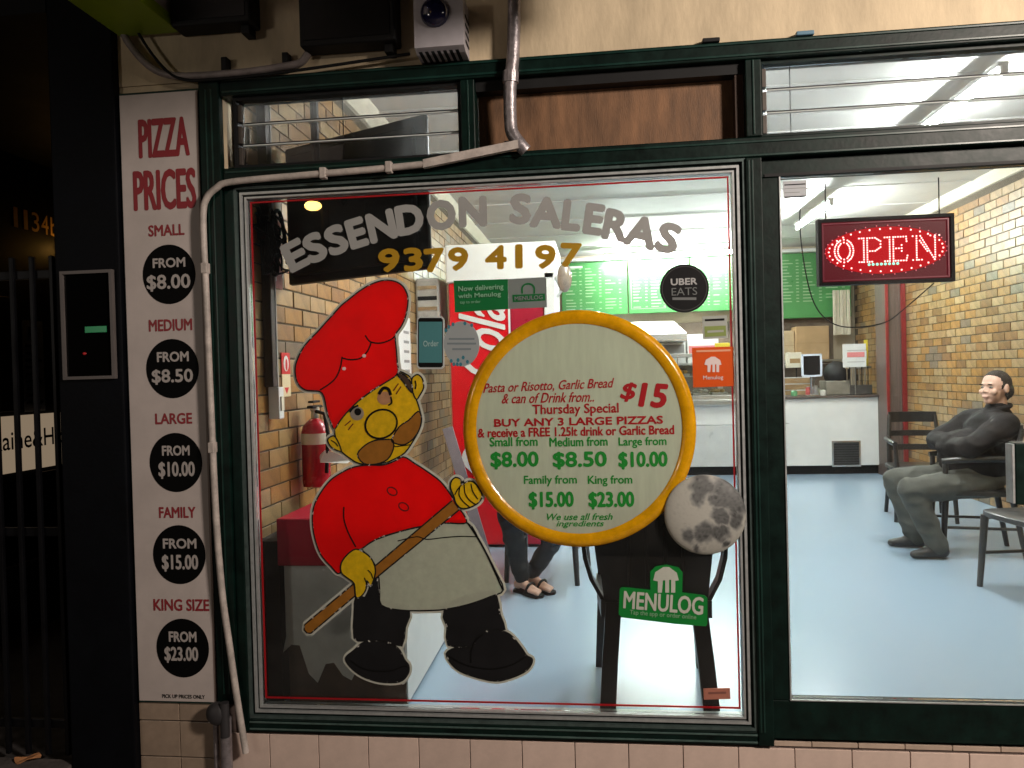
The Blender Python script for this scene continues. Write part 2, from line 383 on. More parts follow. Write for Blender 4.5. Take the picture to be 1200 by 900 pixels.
# the big fixed window: nested metal beads, pane, red pinstripe
win = thing('shop_window', 'large plate glass shop window with silver beads and a red pinstripe', 'window', (-.42, 0, .25))
def rect_frame(name, x0, x1, z0, z1, t, y0, y1, M_, parent, tb=None, tt=None):
    tb = tb or t; tt = tt or t
    mb = MB(); mb.box(x0, x1, y0, y1, z0, z0+tb).box(x0, x1, y0, y1, z1-tt, z1).box(x0, x0+t, y0, y1, z0+tb, z1-tt).box(x1-t, x1, y0, y1, z0+tb, z1-tt)
    return mb.build(name, M_, parent)
alu_w = mat('pale_aluminium_bead', (.46, .48, .48), .4, .5, var=.15, scale=40)
rect_frame('bead', -1.3715, .5295, .2505, 2.2895, .010, -.026, .05, mat('dull_green_grey_bead', (.07, .10, .095), .4, .3, var=.3, scale=30), win)
rect_frame('bead_groove', -1.3613, .5193, .2607, 2.2793, .010, -.012, .045, green, win)
rect_frame('bead', -1.3511, .5091, .2709, 2.2691, .009, -.020, .04, alu_w, win)
rect_frame('bead_groove', -1.3419, .4999, .2801, 2.2599, .007, -.008, .035, blackm, win)
rect_frame('bead', -1.3347, .4927, .2873, 2.2527, .007, -.014, .03, alu_w, win)
MB().box(-1.3275, .4855, .004, .010, .2945, 2.2455).build('pane', glass, win)
rect_frame('pinstripe', -1.318, .476, .318, 2.236, .006, -.001, .0035, mat('red_pinstripe', (.45, .005, .01), .5, var=.1, trans=.3), win)

# left fanlight with louvre blades over clear glass
def louvre(label, x0, x1, nb, group, clips=True):
    t = thing('louvre_window', label, 'louvre window', ((x0+x1)/2, 0, 2.3625), group)
    rect_frame('louvre_frame', x0+.001, x1-.001, 2.363, 2.6345, .012, -.01, .058, green if x0 > 0 else blackm, t)
    z0, z1 = 2.376, 2.622; h = (z1-z0)/nb
    for k in range(nb):
        zc = z0+(k+.5)*h
        Mx = Matrix.Translation((0, .02, zc)) @ Matrix.Rotation(R(-9 if k % 2 == 0 else -12), 4, 'X')
        MB().box(x0+.03, x1-.014, -.003, .003, -h/2-.004, h/2-.001, M=Mx).build('louvre_blade', louvre_glass, t)
        MB().box(x0+.03, x1-.014, -.0045, .0035, -h/2-.008, -h/2-.0042, M=Mx).build('blade_edge', mat('polished_glass_edge', (.6, .63, .62), .15, var=.05), t)
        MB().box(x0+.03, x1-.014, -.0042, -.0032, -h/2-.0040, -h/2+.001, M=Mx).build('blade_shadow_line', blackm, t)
    if clips:
        for k in range(nb):
            zc = z0+(k+.5)*h
            MB().box(x0+.013, x0+.029, .0, .03, zc-h/2+.004, zc+h/2-.012, b=.002).build('blade_clip', mat('dull_brass_clip', (.09, .075, .065), .5, .5, var=.3), t)
    MB().box(x0+.115 if x0 > 0 else x0+.42, (x0+.118 if x0 > 0 else x0+.423), .028, .031, z0, z1).build('operating_rod', blackm, t)
    return t
louvre('three blade glass louvre window above the shop door', .585, 1.70, 3, 'louvre windows over the shopfront')
louvre('glass louvre window above the big window with the black screen showing behind it', -1.371, -.484, 3, 'louvre windows over the shopfront')
wood = mat('stained_plywood', (.21, .105, .05), .65, var=.25, scale=4, bump=.15, stretch=(4, 1, .9), dirt=.35)
bp = thing('boarded_fanlight', 'brown stained plywood board closing the middle fanlight behind a metal pipe', 'board', (.05, .05, 2.3625))
MB().box(-.429, .534, .05, .06, 2.363, 2.634).build('board', wood, bp)
MB().box(-.429, .534, -.005, .0495, 2.595, 2.634).build('reveal_shade_strip', blackm, bp)  # black box puts the shade at the recess head into colour
MB().box(.505, .534, .0, .0495, 2.363, 2.5945).build('reveal_shade_strip', mat('dark_brown_reveal', (.05, .025, .015), .6, var=.2), bp)

# door
door = thing('shop_door', 'dark green framed glass shop door with a lock box on its right stile', 'door', (1.13, 0, .21))
MB().box(.5855, 1.6995, .001, .055, .2117, .352, b=.003).build('bottom_rail', green, door)
MB().box(.5855, 1.6995, .001, .055, 2.224, 2.2885, b=.003).build('top_rail', green, door)
MB().box(.5855, .650, .001, .055, .3525, 2.2235, b=.003).build('stile', green, door)
MB().box(1.50, 1.6995, .001, .055, .3525, 2.2235, b=.003).build('stile', green, door)
MB().box(.6495, .6545, -.004, .003, .3525, 2.2235).box(.6545, 1.499, -.004, .003, .3525, .3565).build('glazing_bead', alu_w, door)
MB().box(.655, 1.4995, .022, .028, .357, 2.2235).build('pane', glass, door)
lk = MB().box(1.405, 1.499, -.03, .02, 1.055, 1.268, b=.004).build('lock_box', green, door)
MB().box(1.397, 1.404, -.028, .018, 1.06, 1.263).build('lock_edge', alu_w, lk)
MB().box(.6, 1.49, -.003, .0, 2.2255, 2.236).build('weather_strip', blackm, door)

# interior sill ledge behind the window
ledge = tag(MB().box(LX+.005, .53, .0605, .075, .2402, .252, b=.002).build('floor_trim', steel), 'thin metal floor trim running along the inside foot of the window', 'trim')

# ================================================================== LIGHT TUBES
def tube_light(label, p0, p1, group='fluorescent ceiling tubes'):
    p0, p1 = Vector(p0), Vector(p1); c = (p0+p1)/2; d = (p1-p0).normalized(); L_ = (p1-p0).length
    t = thing('fluorescent_light', label, 'ceiling light', c, group)
    ang = math.atan2(d.y, d.x)
    Mx = Matrix.Translation(c) @ Matrix.Rotation(ang, 4, 'Z')
    MB().box(-L_/2, L_/2, -.03, .03, 0.028, .055, M=Mx, b=.006).build('batten', white, t)
    for s_ in (-1, 1): MB().box(s_*L_/2-.012, s_*L_/2+.012, -.018, .018, -.022, .03, M=Mx, b=.003).build('end_cap', white, t)
    MB().tube([Mx @ Vector((-L_/2+.013, 0, 0)), Mx @ Vector((L_/2-.013, 0, 0))], .017, 12).build('tube', mat('lit_tube', (.9, .9, .9), .5, var=0, emit=(.97, 1.0, .98), es=TUBE), t, smooth=True)
    return t
tube_light('lit fluorescent tube seen through the glass louvres above the door', (2.15, 1.5, CZ-.13), (2.15, 2.75, CZ-.13))
tube_light('lit fluorescent tube glaring on the ceiling above the red lit sign', (2.2, 4.7, CZ-.13), (2.2, 5.95, CZ-.13))
tube_light('long lit fluorescent tube across the ceiling in front of the green menu boards', (.1, 7.55, CZ-.13), (1.9, 7.55, CZ-.13))
tube_light('added fluorescent tube hidden behind the boarded fanlight to light the window stickers', (.25, 1.0, CZ-.13), (.25, 2.25, CZ-.13))  # unseen extra tube, added to light the window decals from inside

# ================================================================== LEFT WALL ITEMS
sw = thing('switch_box', 'white electrical switch box at the foot of the dark conduit on the brick wall', 'switch box', (LX, .29, 1.40))
MB().box(LX+.012, LX+.06, .265, .315, 1.385, 1.52, b=.004).build('casing', white, sw)
MB().box(LX+.06, LX+.066, .275, .305, 1.42, 1.48, b=.002).build('switch', offwhite, sw)
cdt = thing('cable_duct', 'dark vertical cable duct on the near end of the left brick wall', 'cable duct', (LX, .27, 1.52))
MB().box(LX+.01, LX+.05, .235, .275, 1.521, 3.0, b=.004).build('duct', mat('brown_duct', (.03, .018, .015), .4, var=.3), cdt)
MB().box(LX+.01, LX+.052, .2755, .287, 1.521, 3.0).build('duct_edge', mat('duct_grey', (.3, .28, .26), .5, var=.2), cdt)
fs_ = thing('fire_sign', 'red and cream fire extinguisher sign on the brick wall above the extinguisher', 'sign', (LX, .46, 1.48))
MB().box(LX+.008, LX+.012, .415, .505, 1.575, 1.67).build('panel', mat('sign_red', (.6, .02, .02), .4, var=.05), fs_)
MB().box(LX+.008, LX+.012, .415, .505, 1.475, 1.5745).build('panel', mat('sign_cream', (.75, .62, .38), .5, var=.05), fs_)
MB().ell((LX+.013, .46, 1.622), (.001, .028, .035)).build('pictogram', wht_dec, fs_)
MB().ell((LX+.0145, .46, 1.617), (.001, .012, .026)).build('pictogram', mat('sign_red', (0, 0, 0)), fs_)
MB().add([(LX+.0125, .435, 1.515), (LX+.0125, .485, 1.515), (LX+.0125, .46, 1.485)], [(0, 1, 2)]).build('arrow', mat('sign_red', (0, 0, 0)), fs_)
ex = thing('fire_extinguisher', 'red fire extinguisher hanging on the left brick wall', 'fire extinguisher', (-1.315, .60, 1.05))
exr = mat('extinguisher_red', (.42, .008, .02), .25, var=.08, coat=.5)
Mt = Matrix.Translation((-1.315, .60, 1.05))
MB().lathe([(.045, 0), (.062, .006), (.065, .03), (.065, .25), (.055, .285), (.03, .31), (.018, .318)], Mt, 24).build('cylinder', exr, ex, smooth=True)
MB().lathe([(.0655, .2), (.0658, .205), (.0658, .245), (.0655, .25)], Mt, 24).build('label_band', offwhite, ex, smooth=True)
MB().lathe([(.018, .318), (.02, .33), (.016, .35), (.022, .353), (.02, .37)], Mt, 14).build('valve', steel, ex, smooth=True)
MB().box(-1.33, -1.30, .54, .66, 1.415, 1.428, b=.004).box(-1.328, -1.302, .55, .64, 1.44, 1.45, b=.003).build('handle', blackm, ex)
MB().tube([(-1.30, .58, 1.40), (-1.25, .55, 1.39), (-1.235, .545, 1.30), (-1.245, .55, 1.18), (-1.25, .555, 1.12)], .009, 8).build('hose', blackm, ex, smooth=True)
tg = thing('paper_tag', 'crumpled white paper tag hanging off the fire extinguisher', 'tag', (-1.25, .56, 1.19))
MB().add([(-1.27, .53, 1.17), (-1.14, .52, 1.165), (-1.13, .56, 1.175), (-1.20, .55, 1.21), (-1.25, .54, 1.225), (-1.28, .55, 1.20)], [(0, 1, 2, 3), (0, 3, 4, 5)]).build('paper', white, tg)
po = thing('pink_poster', 'pale pink poster high on the brick wall left of the black screen', 'poster', (LX, .38, 1.9))
MB().box(LX+.009, LX+.012, .33, .45, 1.95, 2.25).build('sheet', mat('poster_pink', (.75, .36, .34), .5, var=.3, scale=14), po)
MB().box(LX+.0125, LX+.0135, .36, .385, 1.98, 2.2).build('print', white, po)
pb = thing('wall_notice', 'white notice sheet on the brick wall behind the chef\'s hat', 'notice', (LX, 2.5, 1.5))
MB().box(LX+.009, LX+.013, 2.25, 2.75, 1.50, 1.98).build('sheet', white, pb)
for k in range(5): MB().box(LX+.0135, LX+.0145, 2.55, 2.70, 1.58+k*.07, 1.60+k*.07).build('print', greytxt, pb)
ht_ = thing('wall_heater', 'grey slatted wall heater mounted on the dim brick wall beside the fridge', 'heater', (LX, 3.3, 2.0))
MB().box(LX+.01, LX+.20, 2.95, 3.75, 1.92, 2.30, b=.02).build('casing', mat('heater_grey', (.42, .40, .37), .4, var=.2), ht_)
for k in range(4):
    MB().box(LX+.03, LX+.18, 2.944, 2.949, 1.97+k*.08, 2.0+k*.08, b=.002).build('slat', silver if k % 2 else blackm, ht_)

# TV hung in the corner, its back to the street
tv = thing('television', 'large black flat television hung high in the window corner with its back to the street', 'television', (-1.0, .42, 1.99))
a = Vector((-.655, .135, 0)); b_ = Vector((-1.375, .48, 0)); dx = (a-b_).normalized(); nrm = Vector((-dx.y, dx.x, 0))
if nrm.y < 0: nrm = -nrm
Mtv = Matrix.Translation((a+b_)/2+Vector((0, 0, 2.275))) @ Matrix((dx, nrm, Vector((0, 0, 1)))).transposed().to_4x4()
Lh = (a-b_).length/2
MB().box(-Lh, Lh, 0.0, .03, -.305, .305, M=Mtv, b=.012).build('screen', black, tv, smooth=True)
MB().box(-Lh+.04, Lh-.04, -.03, 0.0, -.27, .26, M=Mtv, b=.02).build('back_cover', blackm, tv, smooth=True)
MB().box(-.1, .1, -.032, -.0305, -.12, .10, M=Mtv, b=.0005).build('mount_plate', mat('dark_steel', (.05, .05, .055), .4, .7, var=.2), tv)
MB().tube([Mtv @ Vector((0, -.03, .0)), Mtv @ Vector((-.1, -.10, .1)), Mtv @ Vector((-.1, -.10, .5)), Vector((-1.06, .35, CZ))], .018, 8).build('ceiling_bracket', blackm, tv)
wg = thing('tangled_cables', 'black cables and bracket bits tangled in the top left window corner', 'cables', (-1.36, .2, 2.0))
random.seed(3)
for k in range(9):
    pts = [Vector((-1.36+random.uniform(-.01, .10), .17+random.uniform(-.05, .08), 1.98+random.uniform(0, .28))) for _ in range(6)]
    MB().tube(crom([tuple(p) for p in pts], 5, False), random.uniform(.004, .009), 6).build('cable', blackm, wg, smooth=True)
MB().box(-1.37, -1.30, .16, .22, 2.12, 2.22, b=.008).build('bracket', blackm, wg)

# ================================================================== BENCH / CABINET with red top
bn = thing('red_topped_bench', 'low white counter with red vinyl top and torn laminate against the left brick wall', 'bench', (-1.03, .10, .24))
redv = mat('red_vinyl', (.46, .01, .035), .35, var=.12, scale=8)
MB().box(-1.30, -.765, .105, 1.0, .805, .995, b=.006).build('top_cushion', redv, bn)
MB().box(-1.27, -.79, .12, .98, .245, .804, b=.003).build('carcass', mat('bench_brown_board', (.10, .06, .04), .7, var=.35, scale=10), bn)
random.seed(11)
tp = [(-1.275, .804), (-.786, .804), (-.786, .345)]
for i in range(15):
    x = -.80-.035*i; z = .36+.03*math.sin(i*1.7)+random.uniform(0, .05)
    if i < 3: z = .335+.01*i
    if i > 11: z += .09
    tp.append((x, z))
tp.append((-1.275, .52))
MB().prism(tp, .112, .1185).build('front_laminate', mat('laminate_grey_white', (.78, .78, .75), .5, var=.08, scale=6, dirt=.12), bn)
MB().box(-.788, -.782, .119, .985, .26, .803).build('side_laminate', mat('laminate_white', (.7, .7, .68), .5, var=.05), bn)
MB().box(-1.395, -1.303, .13, .9, .245, .9).build('gap_filler', mat('dark_filler', (.03, .02, .017), .7, var=.3), bn)  # dark box filling the gap between bench and wall

# ================================================================== CHAIRS
plast = mat('black_plastic', (.008, .008, .009), .33, var=.2, scale=20)
blkwood = mat('black_stained_wood', (.02, .018, .017), .35, var=.3, scale=15, coat=.2)
greywood = mat('dark_grey_chair', (.03, .028, .027), .4, var=.25, scale=15, coat=.2)
def plastic_chair(loc, rz, label, group):
    t = thing('plastic_chair', label, 'chair', (0, 0, 0), group)
    # back (at -y), faces +y; floor at z=0
    bk = MB(); rows = []
    for z, wd, y in ((.40, .195, -.18), (.50, .205, -.195), (.62, .215, -.22), (.74, .215, -.245), (.80, .20, -.26), (.825, .16, -.265)):
        rows.append([Vector((x*wd, y-.02*(1-x*x)*1.0, z)) for x in (-1, -.8, -.5, -.2, .2, .5, .8, 1)]+[Vector((x*wd, y+.022-.02*(1-x*x), z)) for x in (1, .8, .5, .2, -.2, -.5, -.8, -1)])
    bk.loft(rows).build('backrest', plast, t, smooth=True)
    for x in (-.10, -.035, .035, .10):
        MB().box(x-.006, x+.006, -.275, -.262, .50, .73, M=Matrix.Translation((0, .0, 0)), b=.002).build('back_rib', plast, t)
    st = MB(); st.loft([[Vector(p) for p in ((-.21, -.20, z), (-.225, 0, z), (-.23, .2, z), (-.12, .24, z), (.12, .24, z), (.23, .2, z), (.225, 0, z), (.21, -.20, z))] for z in (.36, .425)])
    st.build('seat', plast, t)
    for sx in (-1, 1):
        MB().loft([[Vector((sx*(.150+o1)+dx_, y_+dy, z)) for dx_, dy in ((-.03, -.02), (.03, -.02), (.03, .025), (-.03, .025))] for z, o1, y_ in ((.0, .045, -.245), (.2, .03, -.22), (.42, .01, -.19))]).build('leg', plast, t)
        MB().loft([[Vector((sx*(.19+o1)+dx_, y_+dy, z)) for dx_, dy in ((-.022, -.02), (.022, -.02), (.022, .02), (-.022, .02))] for z, o1, y_ in ((.0, .03, .25), (.3, .015, .215), (.44, .01, .20), (.62, .03, .20))]).build('leg', plast, t)
        am = MB(); pp = [(.205, -.235, .655), (.26, -.16, .665), (.28, 0, .655), (.27, .15, .645), (.24, .215, .63)]
        am.loft([[Vector((sx*x+u, y, z+v_)) for u, v_ in ((-.024, -.012), (.024, -.012), (.024, .012), (-.024, .012))] for x, y, z in pp]).build('armrest', plast, t, smooth=False)
        MB().loft([[Vector((sx*x+u, y+v_, z)) for u, v_ in ((-.008, -.03), (.008, -.03), (.008, .03), (-.008, .03))] for x, y, z in ((.275, -.13, .65), (.268, -.14, .58), (.245, -.15, .50), (.20, -.16, .42))]).build('arm_support', plast, t)
    t.location = loc; t.rotation_euler = (0, 0, rz); return t
plastic_chair((.193, .345, FZ), 0, 'black plastic garden chair with its back against the big window', 'black plastic chairs')

def wood_chair(loc, rz, label, group, M_=blkwood, arms=True):
    t = thing('wooden_chair', label, 'chair', (0, 0, 0), group)
    sm = MB(); sm.loft([[Vector((x*k, y*k, z)) for x, y in crom([(-.22, -.2), (-.235, 0), (-.22, .19), (0, .225), (.22, .19), (.235, 0), (.22, -.2), (0, -.21)], 3)] for z, k in ((.415, .97), (.42, 1), (.445, 1), (.452, .95))]); sm.build('seat', M_, t, smooth=True)
    for sx in (-1, 1):
        MB().tube([(sx*.225, .215, 0), (sx*.205, .19, .42)]+([(sx*.215, .19, .64)] if arms else []), [.016, .022]+([.017] if arms else []), 10).build('leg', M_, t, smooth=True)
        MB().tube([(sx*.22, -.27, 0), (sx*.195, -.2, .42), (sx*.195, -.225, .65), (sx*.18, -.27, .86)], [.016, .022, .019, .016], 10).build('leg', M_, t, smooth=True)
        if arms: MB().tube([(sx*.2, -.225, .66), (sx*.235, -.1, .665), (sx*.24, .1, .66), (sx*.22, .21, .645)], [.018, .02, .023, .02], 10).build('armrest', M_, t, smooth=True)
        MB().tube([(sx*.21, .2, .2), (sx*.205, -.235, .2)], .01, 8).build('stretcher', M_, t, smooth=True)
    for z, h in ((.84, .045), (.70, .025), (.58, .025)):
        ps = [(x, -.225-(z-.65)*.2-.035*(1-(x/.19)**2), z) for x in (-.19, -.1, 0, .1, .19)]
        MB().loft([[Vector((x, y-.009, zz-h)), Vector((x, y+.009, zz-h)), Vector((x, y+.009, zz+h)), Vector((x, y-.009, zz+h))] for x, y, zz in ps]).build('back_rail', M_, t, smooth=False)
    t.location = loc; t.rotation_euler = (0, 0, rz); return t
GR = 'dining chairs by the right brick wall'
wood_chair((2.52, 2.78, FZ), R(78), 'black wooden armchair the man is sitting on', GR)
wood_chair((2.66, 3.98, FZ), R(170), 'black wooden armchair standing behind the seated man by the wall', GR)
wood_chair((2.42, 1.72, FZ), R(100), 'dark grey wooden chair in front of the seated man beside the door lock box', GR, greywood, False)
wood_chair((2.95, 1.95, FZ), R(75), 'dark grey wooden chair nearest the right wall just outside the door glass', GR, greywood, False)
wood_chair((-.36, 2.12, FZ), R(172), 'black wooden chair under the person in sandals', GR, blkwood, False)

# ================================================================== PEOPLE
def cap(mb, p0, r0, p1, r1, n=12):
    p0, p1 = Vector(p0), Vector(p1); d = (p1-p0).normalized(); q = d.orthogonal().normalized(); s_ = d.cross(q); rings = []
    for a_ in (-80, -50, -25, 0): rings.append((p0+d*r0*math.sin(R(a_)), r0*math.cos(R(a_))))
    for a_ in (0, 25, 50, 80): rings.append((p1+d*r1*math.sin(R(a_)), r1*math.cos(R(a_))))
    mb.loft([[c+q*math.cos(2*math.pi*k/n)*rr+s_*math.sin(2*math.pi*k/n)*rr for k in range(n)] for c, rr in rings])
def chain(mb, *pr):
    for (p0, r0), (p1, r1) in zip(pr[:-1], pr[1:]): cap(mb, p0, r0, p1, r1)
def blob(mb, name, M_, parent, voxel=.01, smooth=4):
    o = mb.build(name, M_, parent)
    md = o.modifiers.new('r', 'REMESH'); md.mode = 'VOXEL'; md.voxel_size = voxel; md.use_smooth_shade = True
    if smooth: ms_ = o.modifiers.new('s', 'SMOOTH'); ms_.iterations = smooth; ms_.factor = .5
    dg = bpy.context.evaluated_depsgraph_get(); dg.update()
    me = bpy.data.meshes.new_from_object(o.evaluated_get(dg)); old = o.data; o.modifiers.clear(); o.data = me; me.name = name
    if not len(me.materials): me.materials.append(M_)
    bpy.data.meshes.remove(old); return o
def rumple(o, amp, sc_=9.0, seed=0.0):
    for v in o.data.vertices:
        c = v.co; f = 1-abs(mnoise.noise(Vector((c.x*sc_+seed, c.y*sc_, c.z*sc_*1.7))))*2; g = mnoise.noise(c*sc_*2.3)
        v.co = c+v.normal*amp*(f-.6+.4*g)
def basis(d, u=(0, 0, 1)):
    d = Vector(d).normalized(); u = Vector(u); s_ = d.cross(u).normalized(); u = s_.cross(d)
    return Matrix((s_, d, u)).transposed()      # x = right-hand side, y = forward, z = up
def head(mb, c, d, s=1.0):
    B = basis(d); c = Vector(c); P = lambda x, y, z: c+B @ Vector((x, y, z))*s
    mb.ell(P(0, -.008, .02), (.076*s, .094*s, .092*s), B)
    mb.ell(P(0, .03, -.035), (.058*s, .062*s, .075*s), B)
    mb.ell(P(0, .062, -.09), (.028*s, .025*s, .022*s), B)
    cap(mb, P(0, .082, .005), .008*s, P(0, .101, -.025), .0095*s); mb.ell(P(0, .080, .020), (.042*s, .012*s, .012*s), B)
    for sx in (-1, 1):
        mb.ell(P(sx*.078, -.005, -.008), (.009*s, .018*s, .032*s), B); mb.ell(P(sx*.042, .066, -.03), (.022*s, .02*s, .02*s), B)
        mb.ell(P(sx*.012, .098, -.03), (.007*s, .008*s, .006*s), B)
    mb.ell(P(0, .088, -.060), (.024*s, .012*s, .006*s), B); mb.ell(P(0, .086, -.069), (.02*s, .012*s, .007*s), B)
    return P, B
def face_bits(P, B, par, s=1.0, hairm=None, hair=True, long_=False):
    em = mat('eye_white', (.30, .27, .25), .3, var=0); im = mat('iris', (.03, .02, .015), .2, var=0)
    for sx in (-1, 1):
        e = MB().ell(P(sx*.03, .075, .0), (.013*s, .011*s, .008*s), B).build('eye', em, par, smooth=True)
        MB().ell(P(sx*.03, .083, .0), (.005*s, .0045*s, .005*s), B).build('iris', im, e, smooth=True)
        MB().ell(P(sx*.03, .088, .019), (.017*s, .006*s, .0035*s), B).build('eyebrow', hairm, par, smooth=True)
    MB().ell(P(0, .096, -.0645), (.020*s, .008*s, .0035*s), B).build('lips', mat('lips', (.32, .12, .10), .5, var=.1), par, smooth=True)
    hb = MB(); hb.ell(P(0, -.012, .024), (.080*s, .098*s, .092*s), B)
    for sx in (-1, 1): hb.ell(P(sx*.062, -.04, -.02), (.02*s, .045*s, .05*s), B)
    hb.ell(P(0, -.07, -.03), (.055*s, .04*s, .06*s), B)
    if long_: cap(hb, P(0, -.08, 0), .05*s, P(0, -.09, -.2), .05*s)
    o = blob(hb, 'hair', hairm, par, .008, 2)
    # clear the face: push hair in front of the hairline back inside the skull
    inv = B.inverted(); c0 = P(0, 0, 0)-org(par)
    for v in o.data.vertices:
        q = inv @ (v.co-c0)/s
        lim = (.032+.048*max(0, min(1, (q.z-.062)/.025)) if q.z > -.012 else -.022)+.010*mnoise.noise(q*45)
        if q.y > lim and q.z < .118: v.co = c0+B @ Vector((q.x*.72, min(q.y, lim), q.z*.75))*s
def hand(mb, w_, d, n_, s=1.0, curl=.5):
    """w_ wrist, d finger direction, n_ palm normal (fingers curl towards n_)"""
    d = Vector(d).normalized(); n_ = Vector(n_); n_ = (n_-d*n_.dot(d)).normalized(); sd = d.cross(n_); w_ = Vector(w_)
    for k in (-1, 0, 1): cap(mb, w_+d*.01+sd*.012*k, .014*s, w_+d*.082*s+sd*.024*k*s, .012*s, 8)
    for k, L_ in zip((-1.5, -.5, .5, 1.5), (.062, .078, .074, .056)):
        p = w_+d*.085*s+sd*.0175*k*s; q = d; rr = .0088*s
        for j_, fr in enumerate((.45, .32, .23)):
            q = (q*math.cos(curl*.9)+n_*math.sin(curl*.9)).normalized() if j_ else (q*math.cos(curl*.5)+n_*math.sin(curl*.5)).normalized()
            e = p+q*L_*fr*s; cap(mb, p, rr, e, rr*.93, 8); p = e; rr *= .93
            n_2 = n_
    p = w_+d*.025*s-sd*.028*s; e = p+(d*.55-sd*.6+n_*.35).normalized()*.045*s; cap(mb, p, .012*s, e, .0105*s, 8)
    cap(mb, e, .0105*s, e+(d*.85-sd*.15+n_*.45).normalized()*.034*s, .0085*s, 8)

skin = mat('skin', (.64, .40, .31), .5, var=.12, scale=25)
jacketm = mat('dark_brown_jacket', (.010, .0075, .0078), .75, spec=.25, var=.3, scale=14, bump=.9, bscale=9)
trousers = mat('grey_green_trousers', (.085, .085, .075), .85, var=.2, scale=12, bump=1.0, bscale=8)
shoem = mat('dark_shoe_leather', (.035, .032, .032), .5, var=.2)
man = thing('person', 'heavy set man in dark jacket and grey trousers sitting with folded arms by brick wall', 'person', (2.55, 2.8, FZ))
H = Vector((2.60, 2.82, .78))
hd = Vector((-.90, -.42, .05))
bd = MB(); P, B = head(bd, (2.735, 2.86, 1.365), hd, 1.06)
cap(bd, (2.765, 2.88, 1.17), .062, (2.745, 2.87, 1.32), .055)
cap(bd, (2.62, 2.82, .80), .14, (2.72, 2.86, 1.06), .11)
kn, kf = Vector((2.06, 2.60, .70)), Vector((2.08, 2.93, .72))
an, af = Vector((2.215, 2.58, .33)), Vector((2.20, 2.90, .33))
hn, hf = Vector((2.56, 2.70, .73)), Vector((2.58, 2.94, .73))
for h_, k_, a_ in ((hn, kn, an), (hf, kf, af)): chain(bd, (h_, .08), (k_, .055), (a_, .036)); cap(bd, a_, .034, a_+Vector((-.02, 0, -.05)), .03)
sn, sf2 = Vector((2.70, 2.66, 1.115)), Vector((2.66, 3.05, 1.12))
en, ef = Vector((2.42, 2.55, .985)), Vector((2.40, 3.02, .99))
wn, wf = Vector((2.36, 2.80, .965)), Vector((2.37, 2.74, 1.0))
chain(bd, (sn, .055), (en, .042), (wn, .028)); chain(bd, (sf2, .055), (ef, .042), (wf, .028))
hand(bd, wn, Vector((.05, 1, .05)), Vector((.9, 0, -.2)), 1.05, .4)
hand(bd, wf, Vector((.18, -1, -.30)), Vector((.9, 0, -.1)), 1.05, .45)
blob(bd, 'body', skin, man, .0062, 2)
face_bits(P, B, man, 1.06, mat('short_dark_hair', (.028, .02, .015), .9, var=.3, scale=60, bump=.5, bscale=150))
jk = MB()
jk.ell((2.58, 2.83, .86), (.22, .25, .19)); jk.ell((2.52, 2.80, .93), (.19, .22, .16)); jk.ell((2.70, 2.85, 1.06), (.165, .235, .16)); jk.ell((2.67, 2.84, .95), (.19, .24, .2))
cap(jk, (2.70, 2.70, 1.12), .085, (2.69, 3.0, 1.13), .085)
cap(jk, (2.755, 2.88, 1.15), .10, (2.75, 2.875, 1.205), .078); cap(jk, sn, .09, sf2, .09)
chain(jk, (sn, .092), (en, .072), (wn, .052)); chain(jk, (sf2, .092), (ef, .072), (wf, .052))
rumple(blob(jk, 'jacket', jacketm, man, .011, 5), .011, 6)
MB().tube(crom([(2.60, 2.62, 1.16), (2.50, 2.585, 1.07), (2.47, 2.60, 1.04)], 5, False), .005, 6).build('jacket_seam', mat('seam_grey', (.09, .085, .08), .6), man)
MB().tube([(2.75+.078*math.cos(2*math.pi*k/16), 2.875+.078*math.sin(2*math.pi*k/16), 1.222+.018*math.cos(2*math.pi*k/16)) for k in range(17)], .017, 8).build('collar', jacketm, man, smooth=True)
MB().tube(crom([(2.672, 2.85, 1.215), (2.60, 2.79, 1.13), (2.53, 2.76, 1.05)], 5, False), .006, 6).build('zip', steel, man, smooth=True)
tr = MB()
tr.ell((2.60, 2.82, .755), (.17, .21, .11))
for h_, k_, a_ in ((hn, kn, an), (hf, kf, af)):
    chain(tr, (h_, .115), (k_+Vector((.06, 0, 0)), .090), (k_, .084), (k_.lerp(a_, .5), .078), (a_+Vector((0, 0, -.005)), .072))
rumple(blob(tr, 'trousers', trousers, man, .011, 4), .008, 7)
for a_, dy in ((an, -.02), (af, .02)):
    s_ = MB(); g = Vector((a_.x, a_.y, FZ))
    cap(s_, g+Vector((.035, 0, .045)), .042, g+Vector((-.06, dy*.5, .043)), .041); cap(s_, g+Vector((-.06, dy*.5, .04)), .038, g+Vector((-.155, dy, .03)), .027); cap(s_, g+Vector((.0, 0, .07)), .042, g+Vector((-.01, 0, .10)), .042)
    o = blob(s_, 'shoe', shoem, man, .008, 2)
    for v in o.data.vertices: v.co.z = max(v.co.z, .001)

